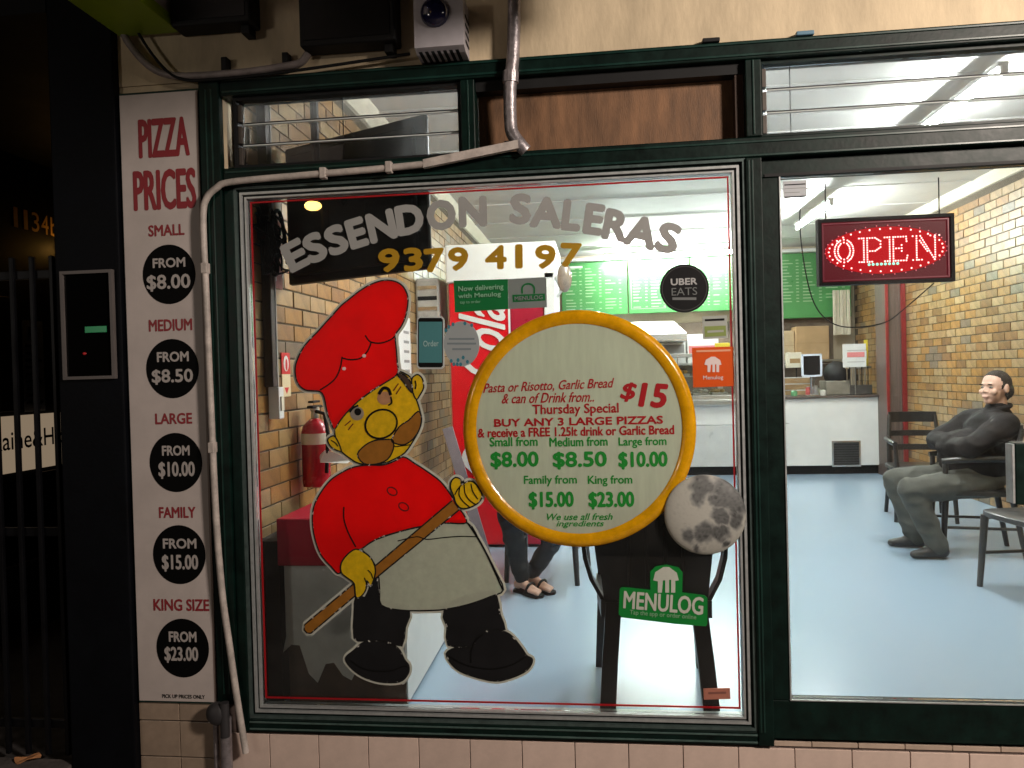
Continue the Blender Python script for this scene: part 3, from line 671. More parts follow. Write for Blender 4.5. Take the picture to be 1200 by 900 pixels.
sp_ = thing('person', 'person in black trousers and sandals sitting behind the round price board', 'person', (-.36, 2.05, FZ))
blk_cloth = mat('black_cloth', (.012, .013, .016), .7, var=.3, scale=12, bump=.8, bscale=10)
bd = MB(); P, B = head(bd, (-.33, 2.0, 1.31), (.25, -1, 0), .97)
cap(bd, (-.34, 2.08, 1.10), .052, (-.33, 2.03, 1.26), .046); cap(bd, (-.36, 2.12, .78), .12, (-.34, 2.08, 1.05), .13)
fk, ft = (Vector((-.555, 1.68, .72)), Vector((-.21, 1.66, .72))), (Vector((-.495, 1.72, .32)), Vector((-.43, 1.79, .33)))
hp = (Vector((-.46, 2.05, .71)), Vector((-.27, 2.05, .71)))
for h_, k_, a_ in zip(hp, fk, ft):
    chain(bd, (h_, .075), (k_, .05), (a_, .032)); g = Vector((a_.x, a_.y, FZ)); d = Vector((.75, -.66, 0))
    cap(bd, g+Vector((0, 0, .065)), .032, g-d*.03+Vector((0, 0, .045)), .028)
    cap(bd, g+Vector((0, 0, .06)), .03, g+d*.10+Vector((0, 0, .036)), .024)
    sd = Vector((.66, .75, 0))
    for j_, k2 in enumerate((-1.6, -.7, .1, .9, 1.6)):
        cap(bd, g+d*.09+sd*.016*k2+Vector((0, 0, .034)), .013, g+d*(.165-.008*abs(j_-3.5+3.5 if k2 < 0 else j_))+sd*.018*k2+Vector((0, 0, .028)), .010 if j_ else .012, 8)
shs = (Vector((-.53, 2.07, 1.06)), Vector((-.16, 2.07, 1.06))); els = (Vector((-.56, 1.92, .83)), Vector((-.14, 1.90, .83))); wrs = (Vector((-.44, 1.74, .81)), Vector((-.26, 1.72, .81)))
for a_, b_, c_, sx in zip(shs, els, wrs, (-1, 1)):
    chain(bd, (a_, .048), (b_, .036), (c_, .025)); hand(bd, c_, (-sx*.25, -1, -.05), (0, -.2, -1), .95, .5)
blob(bd, 'body', skin, sp_, .0062, 2)
face_bits(P, B, sp_, .97, mat('dark_hair', (.02, .015, .012), .6, var=.3, scale=60), long_=True)
jk = MB(); jk.ell((-.36, 2.10, .85), (.17, .13, .2)); jk.ell((-.35, 2.09, 1.0), (.18, .12, .15)); cap(jk, shs[0], .068, shs[1], .068)
for a_, b_ in zip(shs, els): cap(jk, a_, .066, b_, .055)
blob(jk, 'top', blk_cloth, sp_, .011, 4)
tr = MB(); tr.ell((-.365, 2.07, .73), (.18, .15, .11))
for h_, k_, a_ in zip(hp, fk, ft): chain(tr, (h_, .095), (k_, .07), (k_.lerp(a_, .5), .062), (a_+Vector((0, 0, .02)), .048))
rumple(blob(tr, 'trousers', blk_cloth, sp_, .011, 3), .01, 9)
for a_ in ft:
    g = Vector((a_.x, a_.y, FZ)); d = Vector((.75, -.66, 0)); sd = Vector((.66, .75, 0)); ol = []
    for u, v_ in ((-.06, 0), (-.045, .03), (.03, .032), (.11, .042), (.16, .034), (.18, 0), (.16, -.036), (.10, -.042), (.03, -.03), (-.045, -.03)): ol.append(g+d*u+sd*v_)
    s_ = MB(); s_.loft([[p+Vector((0, 0, z)) for p in ol] for z in (.001, .016)]); o = s_.build('sandal', blackm, sp_)
    MB().tube(crom([tuple(g+d*.07+sd*(-.042)+Vector((0, 0, .015))), tuple(g+d*.085+sd*(-.02)+Vector((0, 0, .066))), tuple(g+d*.085+sd*.02+Vector((0, 0, .066))), tuple(g+d*.07+sd*.042+Vector((0, 0, .015)))], 4, False), .008, 6).build('strap', blackm, o)

# ================================================================== FRIDGE
fr = thing('drinks_fridge', 'tall red drinks fridge with white header and white script on its side', 'fridge', (-.7, 3.2, FZ))
fred = mat('fridge_red', (.68, .004, .012), .3, var=.05, coat=.3)
MB().box(-1.12, -.66, 2.90, 3.60, FZ+.02, 2.245, b=.012).build('side_panel', fred, fr)
MB().box(-.659, -.40, 2.905, 3.60, FZ+.02, 2.244, b=.012).build('door_edge', mat('fridge_dark_red', (.35, .01, .03), .3, var=.1), fr)
MB().box(-.399, -.315, 2.88, 3.60, FZ+.02, 2.30, b=.01).build('door', white, fr)
MB().box(-1.135, -.30, 2.88, 3.60, 2.246, 2.53, b=.012).build('header', white, fr)
MB().box(-1.128, -1.1205, 2.893, 2.9, FZ+.02, 2.244).build('edge_trim', silver, fr)
MB().box(-.67, -.655, 2.893, 2.899, FZ+.02, 2.244).build('edge_trim', white, fr)
letters('lettering', 'Coca-Cola', wht_dec, fr, -.87, 1.42, 1.35, .36, 2.893, bold=.012, shear=.45, rot=90)
sm_ = thing('convex_mirror', 'round convex mirror fixed beside the top of the fridge', 'mirror', (-.24, 2.85, 2.25))
MB().ell((-.24, 2.87, 2.25), (.055, .03, .11)).build('mirror_dome', mat('mirror_cream', (.4, .34, .29), .15, .5, var=.3, scale=12), sm_, smooth=True)
MB().tube([(-.25, 2.89, 2.17), (-.30, 2.95, 2.12)], .01, 6).build('bracket', silver, sm_)
ln = thing('leaning_board', 'grey purple folded board leaning beside the fridge', 'board', (-1.1, 2.6, FZ))
MB().box(-.04, .04, -.006, .006, 0, .98, M=Matrix.Translation((-.83, 2.55, FZ)) @ Matrix.Rotation(R(-17), 4, 'Y') @ Matrix.Rotation(R(-8), 4, 'X'), b=.003).build('board', mat('grey_purple', (.22, .19, .22), .5, var=.1), ln)

# door in back wall
bdw = thing('back_door', 'brown door in a cream frame high behind the fridge on the back wall', 'door', (-1.0, BY, FZ))
MB().box(-1.22, -.90, BY-.03, BY-.001, FZ, 3.02).build('door_leaf', mat('door_brown', (.16, .11, .09), .5, var=.15), bdw)
MB().box(-1.33, -1.222, BY-.06, BY-.001, FZ, 3.11).box(-.898, -.79, BY-.06, BY-.001, FZ, 3.11).box(-1.2215, -.8985, BY-.06, BY-.001, 3.022, 3.11).build('door_frame', offwhite, bdw)

# ================================================================== MENU BOARDS
mw = mat('menu_print', (.34, .50, .30), .5, var=0)
random.seed(5)
mxs = [(-.50, .42), (.43, 1.27), (1.28, 2.10), (2.11, 3.40)]
mnames = ['green menu board nearest the fridge above the counter', 'green menu board with a boxed list, second from the fridge', 'green menu board behind the round black sticker', 'wide green menu board partly behind the red lit sign']
for (x0, x1), lb in zip(mxs, mnames):
    t = thing('menu_board', lb, 'menu board', ((x0+x1)/2, BY, 2.3), 'green menu boards')
    zb = 2.34 if x1 < 2.2 else 2.20
    MB().box(x0, x1-.01, 7.98, 8.03, zb, 3.08, b=.004).build('panel', menu_g, t)
    mb = MB(); cols = 3 if x1-x0 < 1 else 4
    for c in range(cols):
        cx0 = x0+.06+c*(x1-x0-.1)/cols; cw = (x1-x0-.1)/cols-.05
        for r_ in range(14):
            z = 2.98-r_*.043
            if z < zb+.05 or random.random() < .12: continue
            mb.box(cx0, cx0+cw*random.uniform(.35, .7), 7.976, 7.979, z, z+.013); mb.box(cx0+cw*.85, cx0+cw, 7.976, 7.979, z, z+.013)
    tag(mb.build('menu_print', mw, t), kind='stuff')
    MB().box(x0+.07, x0+.3, 7.975, 7.979, 3.0, 3.03).build('heading', wht_dec, t)
    if lb.startswith('green menu board with'):
        rect_frame('outline', x0+.03, x0+.5, zb+.06, 2.95, .008, 7.9755, 7.979, mw, t)
ls = thing('batten_cover', 'long white light box rail running above the green menu boards', 'rail', (1, 8, 3.09))
MB().box(-.6, 3.4, 7.9, 8.05, 3.085, 3.13, b=.006).build('rail', white, ls)

# ================================================================== COUNTER
ct = thing('shop_counter', 'long white panelled shop counter with steel top and a black vent', 'counter', (1.8, 6.7, FZ))
panel = mat('counter_white_panel', (.86, .85, .82), .4, var=.04, scale=3, dirt=.05)
MB().box(1.72, 3.33, 6.72, 7.3, .35, 1.155, b=.004).build('front_panel', panel, ct)
MB().box(-.3, 1.715, 6.74, 7.3, .86, 1.10, b=.004).build('front_panel', panel, ct)
MB().box(-.3, 1.715, 6.74, 7.3, .35, .855, b=.004).build('front_panel', mat('counter_grey_panel', (.7, .7, .68), .3, .1, var=.06), ct)
MB().box(-.3, 1.73, 6.66, 7.35, 1.102, 1.17, b=.006).build('counter_top', steel, ct)
MB().box(1.731, 3.37, 6.68, 7.35, 1.157, 1.185, b=.006).build('counter_top', mat('dark_steel_edge', (.16, .13, .12), .35, .7, var=.2), ct)
MB().box(-.3, 3.30, 6.80, 7.28, FZ, .349).build('plinth', blackm, ct)
MB().box(1.75, 2.25, 6.712, 6.7195, .86, .868).build('panel_joint', steel, ct)
rect_frame('vent_frame', 2.735, 3.065, .335, .645, .018, 6.705, 6.7195, silver, ct)
vb = MB().box(2.755, 3.047, 6.712, 6.7185, .355, .627).build('vent', mat('vent_dark', (.045, .045, .045), .5, var=.2), ct)
for k in range(9): MB().box(2.757, 3.045, 6.707, 6.7115, .365+k*.029, .372+k*.029).build('vent_slat', blackm, vb)
# display case
dc = thing('display_case', 'glass and steel food display case on the steel part of the counter', 'display case', (.95, 6.75, 1.17))
MB().box(.2, 1.70, 6.80, 7.25, 1.171, 1.22, b=.004).build('base', steel, dc)
MB().box(.2, 1.70, 6.80, 7.25, 1.70, 1.74, b=.004).build('roof', steel, dc)
MB().box(.22, 1.68, 6.82, 7.22, 1.45, 1.462).build('shelf', steel, dc)
for x in (.2, .95, 1.68): MB().box(x, x+.02, 6.80, 6.82, 1.2205, 1.6995).build('post', silver, dc)
MB().box(.222, .948, 6.806, 6.81, 1.222, 1.698).box(.972, 1.678, 6.806, 6.81, 1.222, 1.698).build('pane', glass, dc)
random.seed(21)
fc = [(.6, .35, .1), (.7, .6, .3), (.35, .1, .05), (.2, .35, .1), (.75, .7, .6)]
for i, (nm, zz) in enumerate((('lower', 1.221), ('upper', 1.463))):
    for k in range(6):
        x = .32+k*.23; q = (k+i*2) % 5
        t = thing('food_tray', '%s shelf food tray %s in the display case' % (nm, ['at the fridge end', 'second from the fridge end', 'third from the fridge end', 'third from the door end', 'second from the door end', 'at the door end'][k]), 'tray', (x, 7.0, zz), 'trays in the display case')
        MB().box(x-.1, x+.1, 6.88, 7.15, zz, zz+.03, b=.006).build('tray', steel, t)
        mb = MB()
        for j_ in range(7): mb.ell((x+random.uniform(-.07, .07), 6.9+random.uniform(0, .2), zz+.05), (.035, .035, .025), n=8, h=6)
        mb.build('food', mat('food_%s' % ['brown', 'yellow', 'sauce', 'green', 'white'][q], fc[q], .6, var=.3, scale=40), t, smooth=True)
def sbox(name, label, cat, x0, x1, y0, y1, z0, z1, M_, group=None, lid=None, band=None):
    t = thing(name, label, cat, ((x0+x1)/2, (y0+y1)/2, z0), group)
    MB().box(x0, x1, y0, y1, z0, z1, b=.006).build('body', M_, t)
    if lid: MB().box(x0+.003, x1-.003, y0-.002, y1, (z0+z1)/2-.002, (z0+z1)/2+.002).build('seam', lid, t)
    if band: MB().box(x0+.02, x1-.02, y0-.0015, y0-.0002, z0+(z1-z0)*.3, z0+(z1-z0)*.6).build('label_print', band, t)
    return t
card = mat('cardboard', (.50, .33, .17), .8, var=.12, scale=6); pinkp = mat('pink_print', (.75, .25, .25), .5, var=.05)
tape = mat('brown_tape', (.35, .22, .1), .3, var=.1)
# back bench and shelf
bb = thing('back_bench', 'steel preparation bench and shelf along the back wall', 'bench', (1.5, 8, FZ))
MB().box(-.2, 3.2, 7.75, 8.15, 1.10, 1.15, b=.004).build('bench_top', steel, bb)
MB().box(-.2, 3.2, 7.80, 8.15, FZ, 1.099).build('bench_front', mat('bench_front_grey', (.25, .24, .22), .5, var=.2), bb)  # plain mottled grey for the bench front
MB().box(.0, 3.25, 7.85, 8.15, 1.60, 1.63, b=.004).build('shelf', steel, bb)
MB().box(-.2, 3.2, 8.16, 8.199, 1.151, 2.2).build('splashback', mat('brown_splashback', (.20, .15, .11), .45, var=.3, scale=5), bb)
sbox('cardboard_box', 'large plain cardboard box on the back shelf under the right menu board', 'box', 2.63, 3.06, 7.86, 8.13, 1.631, 2.08, card, 'boxes on the back shelf', tape)
sbox('cardboard_box', 'smaller cardboard box on the back shelf left of the large one', 'box', 2.42, 2.62, 7.9, 8.13, 1.631, 2.03, mat('cardboard_pale', (.55, .42, .26), .8, var=.12), 'boxes on the back shelf', tape)
sbox('pizza_box_stack', 'white carton with pink print on the back shelf behind the display case', 'box', 1.20, 1.62, 7.88, 8.13, 1.631, 2.02, white, 'boxes on the back shelf', None, pinkp)
sbox('pizza_box_stack', 'plain white carton on the back shelf left of the printed one', 'box', .75, 1.18, 7.88, 8.13, 1.631, 2.06, white, 'boxes on the back shelf', None, greytxt)
sbox('price_card', 'yellow price card leaning in the display case roof', 'card', 1.42, 1.60, 6.86, 6.875, 1.741, 1.86, mat('yellow_card', (.8, .62, .05), .5, var=.05), None, None, wht_dec)
sbox('napkin_box', 'small cream napkin dispenser on the counter beside the tablet', 'box', 2.31, 2.47, 6.95, 7.1, 1.53, 1.72, offwhite, None, None, tape)
sbox('microwave', 'grey microwave oven at the back left of the tablet', 'oven', 1.95, 2.40, 7.8, 8.12, 1.151, 1.45, mat('appliance_grey', (.3, .3, .29), .4, var=.1), None, None, blackm)
eq = thing('coffee_grinder', 'black and steel rounded appliance on the counter under the paper notice', 'appliance', (3.0, 6.95, 1.186))
MB().box(2.74, 3.02, 6.9, 7.2, 1.187, 1.36, b=.01).build('body', mat('appliance_olive', (.3, .29, .25), .35, .4, var=.2), eq)
MB().ell((2.90, 7.02, 1.44), (.16, .14, .16)).build('hood', blackm, eq, smooth=True)
for k in range(8): MB().box(2.98+k*.035, 2.99+k*.035, 6.9, 6.91, 1.30, 1.52).build('rack_bar', blackm if k % 2 else steel, eq)
MB().box(2.96, 3.28, 6.905, 7.15, 1.187, 1.30, b=.006).build('tray', mat('drip_dark', (.06, .055, .05), .4, var=.3), eq)
MB().box(2.965, 3.27, 6.91, 7.12, 1.50, 1.53, b=.004).build('top_plate', steel, eq)
nt_ = thing('paper_notice', 'white and red paper notice standing above the counter at its door end', 'notice', (3.0, 6.87, 1.55))
MB().box(2.93, 3.20, 6.865, 6.87, 1.52, 1.80).build('sheet', white, nt_); MB().box(2.98, 3.18, 6.861, 6.8645, 1.64, 1.70).build('print', pinkp, nt_)
MB().box(2.98, 3.20, 6.861, 6.8645, 1.72, 1.725).box(2.98, 3.18, 6.861, 6.8645, 1.58, 1.585).build('print', greytxt, nt_)
MB().tube([(3.07, 6.872, 1.187), (3.07, 6.872, 1.53)], .006, 6).build('stand', steel, nt_)
tb = thing('tablet_stand', 'white framed tablet on a stand on the counter', 'tablet', (2.55, 6.8, 1.186))
xs0, xs1, zs0, zs1 = 2.44, 2.655, 1.43, 1.68
cor = crom([(xs0+.02, zs0), (xs1-.02, zs0), (xs1, zs0+.03), (xs1, zs1-.01), (xs1-.01, zs1), (xs0+.01, zs1), (xs0, zs1-.01), (xs0, zs0+.03)], 3)
MB().stroke(cor, .022, 6.79, 6.815, True).build('bezel', mat('tablet_white', (.75, .82, .95), .3, var=0), tb)
MB().prism(cor, 6.80, 6.812).build('screen', black, tb); MB().tube([(2.545, 6.815, 1.44), (2.545, 6.84, 1.187)], .012, 8).build('stand', silver, tb)
MB().box(2.47, 2.62, 6.78, 6.9, 1.186, 1.20, b=.004).build('foot', silver, tb)
random.seed(9)
cols_ = [(.6, .1, .1), (.75, .7, .55), (.15, .4, .2), (.7, .5, .2), (.5, .5, .5), (.75, .75, .7), (.55, .25, .1)]
places = ['by the tablet foot', 'behind the tablet', 'left of the tablet', 'nearest the steel counter joint', 'between tablet and grinder', 'beside the grinder', 'close to the counter edge']
for k in range(7):
    x = (2.55, 2.70, 2.36, 1.86, 2.64, 2.70, 2.10)[k]; y = (6.98, 7.15, 6.9, 6.95, 7.02, 6.86, 6.80)[k]; h = random.uniform(.07, .16); r_ = random.uniform(.03, .045)
    if k == 5: x = 2.69
    t = thing('condiment_jar', 'small %s jar on the counter %s' % (['red', 'cream', 'green', 'orange', 'grey', 'white', 'brown'][k], places[k]), 'jar', (x, y, 1.186), 'jars on the counter')
    MB().lathe([(r_*.9, 0), (r_, .01), (r_, h*.75), (r_*.7, h*.9)], Matrix.Translation((x, y, 1.186)), 12).build('body', mat('jar_%d' % k, cols_[k], .35, var=.1), t, smooth=True)
    MB().lathe([(r_*.72, h*.9), (r_*.75, h*.91), (r_*.72, h)], Matrix.Translation((x, y, 1.187)), 12).build('lid', steel, t, smooth=True)
pr = thing('wall_pier', 'narrow dark brick pier with red painted edges beside the counter', 'pier', (3.4, 6.5, FZ))
MB().box(3.275, 3.495, 6.426, 6.75, FZ, CZ).build('pier', mat('pier_brown', (.12, .085, .07), .45, var=.3, scale=9, stretch=(8, 8, .4)), pr)
MB().box(3.27, 3.299, 6.40, 6.425, FZ, CZ).build('edge_trim', mat('trim_red', (.22, .02, .02), .35, var=.2), pr)
MB().box(3.441, 3.489, 6.40, 6.425, FZ, CZ).build('edge_trim', mat('trim_red', (0, 0, 0)), pr)
sbox('yellow_notice', 'narrow yellow notice strip hanging at the end of the counter', 'notice', 3.22, 3.27, 7.0, 7.01, 1.52, 1.85, mat('yellow_card', (0, 0, 0)), None, None, wht_dec)
hc = thing('hanging_apron', 'cream cloth hanging on the back wall at the end of the menu boards', 'cloth', (3.3, 7.9, 1.9))
for k in range(5):
    MB().box(3.12+k*.045, 3.16+k*.045, 7.86+.01*(k % 2), 7.88+.01*(k % 2), 1.95, 2.55, b=.006).build('fold', offwhite, hc)

# ================================================================== OPEN SIGN (behind the door glass)
os_ = thing('open_sign', 'lit red OPEN sign in a black frame hanging behind the door glass', 'sign', (1.02, .09, 1.83))
ox0, ox1, oz0, oz1, oy = .797, 1.262, 1.838, 2.078, .06
Mr = Matrix.Translation((1.03, 0, 1.96)) @ Matrix.Rotation(R(-.0), 4, 'Y') @ Matrix.Translation((-1.03, 0, -1.96))
MB().box(ox0+.012, ox1-.012, oy+.012, oy+.03, oz0+.012, oz1-.012).build('panel', mat('sign_panel', (.012, .0, .002), .4, var=.1, spec=.15, emit=(.10, 0, .006), es=1.0), os_)
rect_frame('sign_frame', ox0, ox1, oz0, oz1, .012, oy, oy+.035, mat('sign_frame_black', (.004, .001, .002), .5, spec=.1), os_)
rect_frame('inner_frame', ox0+.016, ox1-.016, oz0+.016, oz1-.016, .004, oy+.006, oy+.0115, mat('sign_inner', (.12, .01, .02), .3, emit=(.12, .005, .02), es=.6), os_)
glow = mat('sign_red_glow', (.05, .0, .0), .5, var=0, spec=.05, emit=(1, .0, .012), es=.55)
led = mat('sign_led', (.5, .1, .1), .3, var=0, emit=(1, .48, .46), es=3.2)
ledd = mat('sign_led_dim', (.7, .2, .25), .3, var=0, emit=(.8, .12, .2), es=.7)
ocx, ocz = 1.03, 1.958
disc(MB(), (ocx, ocz), .207, .084, oy+.009, oy+.0118).build('glow_panel', glow, os_)
FONT = {'O': ['01110', '11011', '10001', '10001', '10001', '11011', '01110'], }
def ledtext(ch, x0, x1, z0, z1):
    strokes = {'O': [[(0.5+.46*math.cos(a_), .5+.48*math.sin(a_)) for a_ in [2*math.pi*k/16 for k in range(17)]], [(0.5+.30*math.cos(a_), .5+.36*math.sin(a_)) for a_ in [2*math.pi*k/12 for k in range(13)]]],
      'P': [[(.22, 0), (.22, 1)], [(.38, 0), (.38, 1)], [(0, 1), (.75, 1), (1, .85), (1, .6), (.75, .45), (.38, .45)], [(0, 0), (.6, 0)]],
      'E': [[(.22, 0), (.22, 1)], [(.38, 0), (.38, 1)], [(0, 1), (.95, 1), (.97, .8)], [(.38, .52), (.75, .52)], [(.75, .65), (.75, .4)], [(0, 0), (.95, 0), (1, .2)]],
      'N': [[(.15, 0), (.15, 1)], [(0, 1), (.3, 1), (.85, 0)], [(.28, .8), (.8, -.0)], [(.88, 0), (.88, 1)], [(.7, 1), (1.05, 1)], [(0, 0), (.35, 0)]]}[ch]
    pts = []
    for st in strokes:
        for (a0, b0), (a1, b1) in zip(st[:-1], st[1:]):
            p = Vector((x0+a0*(x1-x0), z0+b0*(z1-z0))); q = Vector((x0+a1*(x1-x0), z0+b1*(z1-z0))); n = max(1, round((q-p).length/.0088))
            for k in range(n+1):
                c = p.lerp(q, k/n)
                if all((c-o2).length > .0068 for o2 in pts): pts.append(c)
    return pts
for ch, a0, a1 in (('O', .825, .890), ('P', .905, .972), ('E', .985, 1.055), ('N', 1.072, 1.150)):
    a0 = 1.03+(a0-.9875)*1.10; a1 = 1.03+(a1-.9875)*1.10
    mb = MB(); pts = ledtext(ch, a0, a1, 1.918, 2.003)
    for c in pts: mb.ell((c.x, oy+.006, c.y), (.0031, .0025, .0031), n=6, h=4)
    mb.build('letter', led, os_)
mb = MB(); mb2 = MB()
for k in range(34):
    a_ = 2*math.pi*k/34
    mb.ell((ocx+.196*math.cos(a_), oy+.006, ocz+.076*math.sin(a_)), (.0032, .0025, .0032), n=6, h=4)
    mb2.ell((ocx+.209*math.cos(a_+.05), oy+.006, ocz+.088*math.sin(a_+.05)), (.0022, .002, .0022), n=6, h=4)
mb.build('led_ring', led, os_); mb2.build('led_ring', ledd, os_)
mb = MB()
for k in range(8): mb.ell((.972+k*.014, oy+.005, 1.908), (.005, .003, .005), n=8, h=5)
mb.build('led_row', mat('sign_led_green', (.3, .9, .7), .3, var=0, emit=(.25, .9, .65), es=1.2), os_)
wm = blackm
for pts in ([(.745, .07, 2.20), (.735, .065, 2.05), (.755, .065, 1.87), (.79, .075, 1.76), (.85, .08, 1.70), (.93, .08, 1.685), (1.03, .08, 1.70), (1.10, .08, 1.75), (1.20, .085, 1.835)], [(.83, .08, oz1), (.83, .08, 2.21)], [(1.22, .08, oz1), (1.22, .08, 2.21)]):
    MB().tube(crom(pts, 5, False), .0022, 6).build('cord', wm, os_, smooth=True)

# ================================================================== WINDOW STICKERS AND PAINTWORK
def plate(name, pxs, M_, parent, y0=-.0025, y1=.0035, sm=0):
    p = W(pxs, y0)
    if sm: p = crom(p, sm)
    return MB().prism(p, y0, y1).build(name, M_, parent)
def sign(name, label, cat, px, py, group=None):
    x, z = F(px, py); return thing(name, label, cat, (x, -.002, z), group)

# shop name on an arc
nm = sign('window_lettering', 'arched grey painted shop name ESSENDON SALERAS across the top of the window', 'lettering', 560, 260)
arc = [('E', 346, 299, 27, 26), ('S', 369, 290, 25, 22), ('S', 394, 281, 25, 19), ('E', 418, 273, 22, 16), ('N', 447, 265, 32, 13), ('D', 480, 257, 31, 9), ('O', 517, 252, 32, 5), ('N', 554, 248, 31, 2),
       ('S', 610, 245, 24, -2), ('A', 640, 249, 35, -4), ('L', 670, 252.5, 20, -6), ('E', 696, 257, 21, -8), ('R', 722, 264, 27, -11), ('A', 752, 272, 35, -14), ('S', 783, 279, 25, -17)]
for ch, x, y, wd, rot in arc:
    c = F(x, y, -.003)
    letters('letter', ch, greytxt, nm, c[0], c[1], wd/322*1.06, .116, -.003, bold=.055, rot=rot-2)
ph = sign('window_lettering', 'gold painted phone number 9379 4197 under the arched shop name', 'lettering', 560, 303)
for ch, x, y, wd, rot in (('9', 456, 305, 27, 5), ('3', 484, 304, 24, 4), ('7', 509, 305, 25, 3), ('9', 537, 303.5, 25, 2), ('4', 581, 301.5, 26, 0), ('1', 608, 300.5, 13, 0), ('9', 639, 301, 25, -2), ('7', 669, 299, 25, -3)):
    c = F(x, y, -.003); letters('letter', ch, goldtxt, ph, c[0], c[1], wd/322, .090, -.003, bold=.045, rot=rot-1)

# painted chef
chef = sign('painted_chef', 'cartoon pizza chef in a red hat painted on the window holding a wooden peel', 'window painting', 480, 800)
HW, BW = .022, .0055
SH = {}
def shape(name, pts, M_, lvl, sm=3, outline=True, hw=HW):
    y = -.003-.0006*lvl
    w_ = W(pts, y); w2 = crom(w_, sm) if sm else w_
    if hw: HALO.append((w2, hw))
    o = MB().prism(w2, y, y+.0004).build(name, M_, chef)
    if outline: MB().stroke(w2, BW, y-.0004, y-.0001, True).build('outline', outline_dec, o)
    return o
def line(pts, lvl, wd=BW, M_=None, sm=4, parent=None, name='brush_line'):
    y = -.003-.0006*lvl-.0005; w_ = W(pts, y); w2 = crom(w_, sm, False) if sm else w_
    return MB().stroke(w2, wd, y-.0003, y).build(name, M_ or blk_dec, parent or chef)
HALO = []
tl_ = shape('trouser_leg', [(417,698),(415,720),(415,748),(427,751),(450,751),(471,757),(475,735),(480,712),(446,705),(442,670),(436,680),(428,700)], blk2_dec, 1, 2)
tr_ = shape('trouser_leg', [(521,712),(524,735),(525,756),(552,758),(562,745),(578,737),(592,738),(586,720),(582,698),(570,694)], blk2_dec, 1, 2)
s1 = shape('shoe', [(415,762),(427,752.5),(448,752),(466,759),(474,773),(479,780),(478,790),(468,799),(445,799),(424,792),(410,781),(405,771)], blk2_dec, 2, 4)
line([(410,774),(424,783),(440,786.5),(458,786),(472,781),(478,781)], 3, parent=s1)
s2 = shape('shoe', [(523,766),(538,758),(552.6,759),(560,746),(578,738),(597,743),(611,759),(617,768),(624,773),(618,785),(600,794),(580,798),(553,792),(534,783)], blk2_dec, 2, 4)
line([(526,769),(540,777),(556,782),(578,784),(600,779),(615,770)], 3, parent=s2); line([(552,777),(552,764),(557,751),(566,744)], 3, parent=s2)
ap = shape('apron', [(424,641),(447,630),(480,620),(520,613),(548,613),(560,630),(570,648),(580,668),(590,691),(575,699),(550,708),(522,714),(500,715.5),(470,715),(447,709),(445,690),(443,672),(436,656)], apr_dec, 2, 3)
line([(466,634),(488,629),(500,632),(520,630),(540,628.5),(558,629)], 3, parent=ap, wd=.004)
line([(548,613),(560,631),(572,653),(589,691)], 3, parent=ap)
jc = shape('jacket', [(400,554),(414,547.5),(431,545),(448,545),(461,541),(473,535.5),(486,543),(500,552),(516,564),(527,578),(534,590),(547,612),(520,613),(488,618),(468,623),(448,629),(434,636),(424,643),(408,652),(398,672),(388,664),(376,650),(369,631),(366,611),(368,593),(376,577),(387,563)], red_dec, 3, 4)
line([(403,594),(403,608),(408,624),(417,641)], 4, parent=jc)
for c in ((460, 575.5), (473.5, 593.5)):
    mb = MB(); cc = F(*c); y = -.0056; mb.stroke([(cc[0]+.020*math.cos(a_)*math.cos(.5)+.014*math.sin(a_)*math.sin(.5), cc[1]-.020*math.cos(a_)*math.sin(.5)+.014*math.sin(a_)*math.cos(.5)) for a_ in [2*math.pi*k/16 for k in range(16)]], .005, y-.0003, y, True)
    mb.build('button', mat('decal_dark_red', (.12, .0, .0), .5, var=0), jc)
fc_ = shape('face', [(392,503),(398,490),(420,470),(452,447),(466,436),(475,438),(482,444),(484,458),(489,471),(492,481),(494,492),(491.5,503),(484,517),(474,531),(460,539),(449,543),(431,545),(418,542),(410,537),(401,530),(396,522)], yel_dec, 4, 3)
e1 = shape('ear', [(482.5,446),(485,441),(490,439),(495,444),(496.5,454),(492,463),(488,468),(484,460)], yel_dec, 5, 3); line([(486.5,446),(487.5,451),(486.5,456)], 6, parent=e1)
e2 = shape('ear', [(393,512),(387,512),(384,516),(387,522.5),(393,527),(400,528)], yel_dec, 5, 3); line([(388,516),(393,519),(396,523)], 6, parent=e2, wd=.004)
shape('hair', [(465,438),(471,438),(478,443),(483,452),(483,460),(478,455),(473,448)], mat('decal_hair', (.05, .025, .015), .5, var=.2), 6, 3, hw=0)
brown2 = brn_dec
m1 = shape('moustache', [(459,515),(468,500),(479,492.5),(490,482),(494,490),(491.5,503),(484.5,514),(474,521),(463,519.5)], brown2, 5, 3, hw=0)
m2 = shape('moustache', [(419,532),(429,521),(440,516),(452,515),(460,516),(461,526),(454,538.5),(440,544),(426,543)], brown2, 5, 3, hw=0)
line([(461,516),(462.5,523),(470,522.5),(482,521)], 6, wd=.004)
ncx = F(447.3, 496.7); th = R(22); nose = [(ncx[0]+.063*math.cos(a_)*math.cos(th)-.053*math.sin(a_)*math.sin(th), ncx[1]+.063*math.cos(a_)*math.sin(th)+.053*math.sin(a_)*math.cos(th)) for a_ in [2*math.pi*k/28 for k in range(28)]]
no_ = MB().prism(nose, -.0074, -.007).build('nose', yel_dec, chef); MB().stroke(nose, .0075, -.0078, -.0075, True).build('outline', blk_dec, no_)
eyep = mat('decal_eye_flesh', (.62, .33, .17), .5, var=.15, scale=30, trans=.4); eyeg = mat('decal_eye_grey', (.38, .33, .27), .5, var=.2, scale=30, trans=.4)
c = F(451, 466.5); ey = disc(MB(), c, .028, .025, -.0068, -.0064, 20).build('eye', eyep, chef)
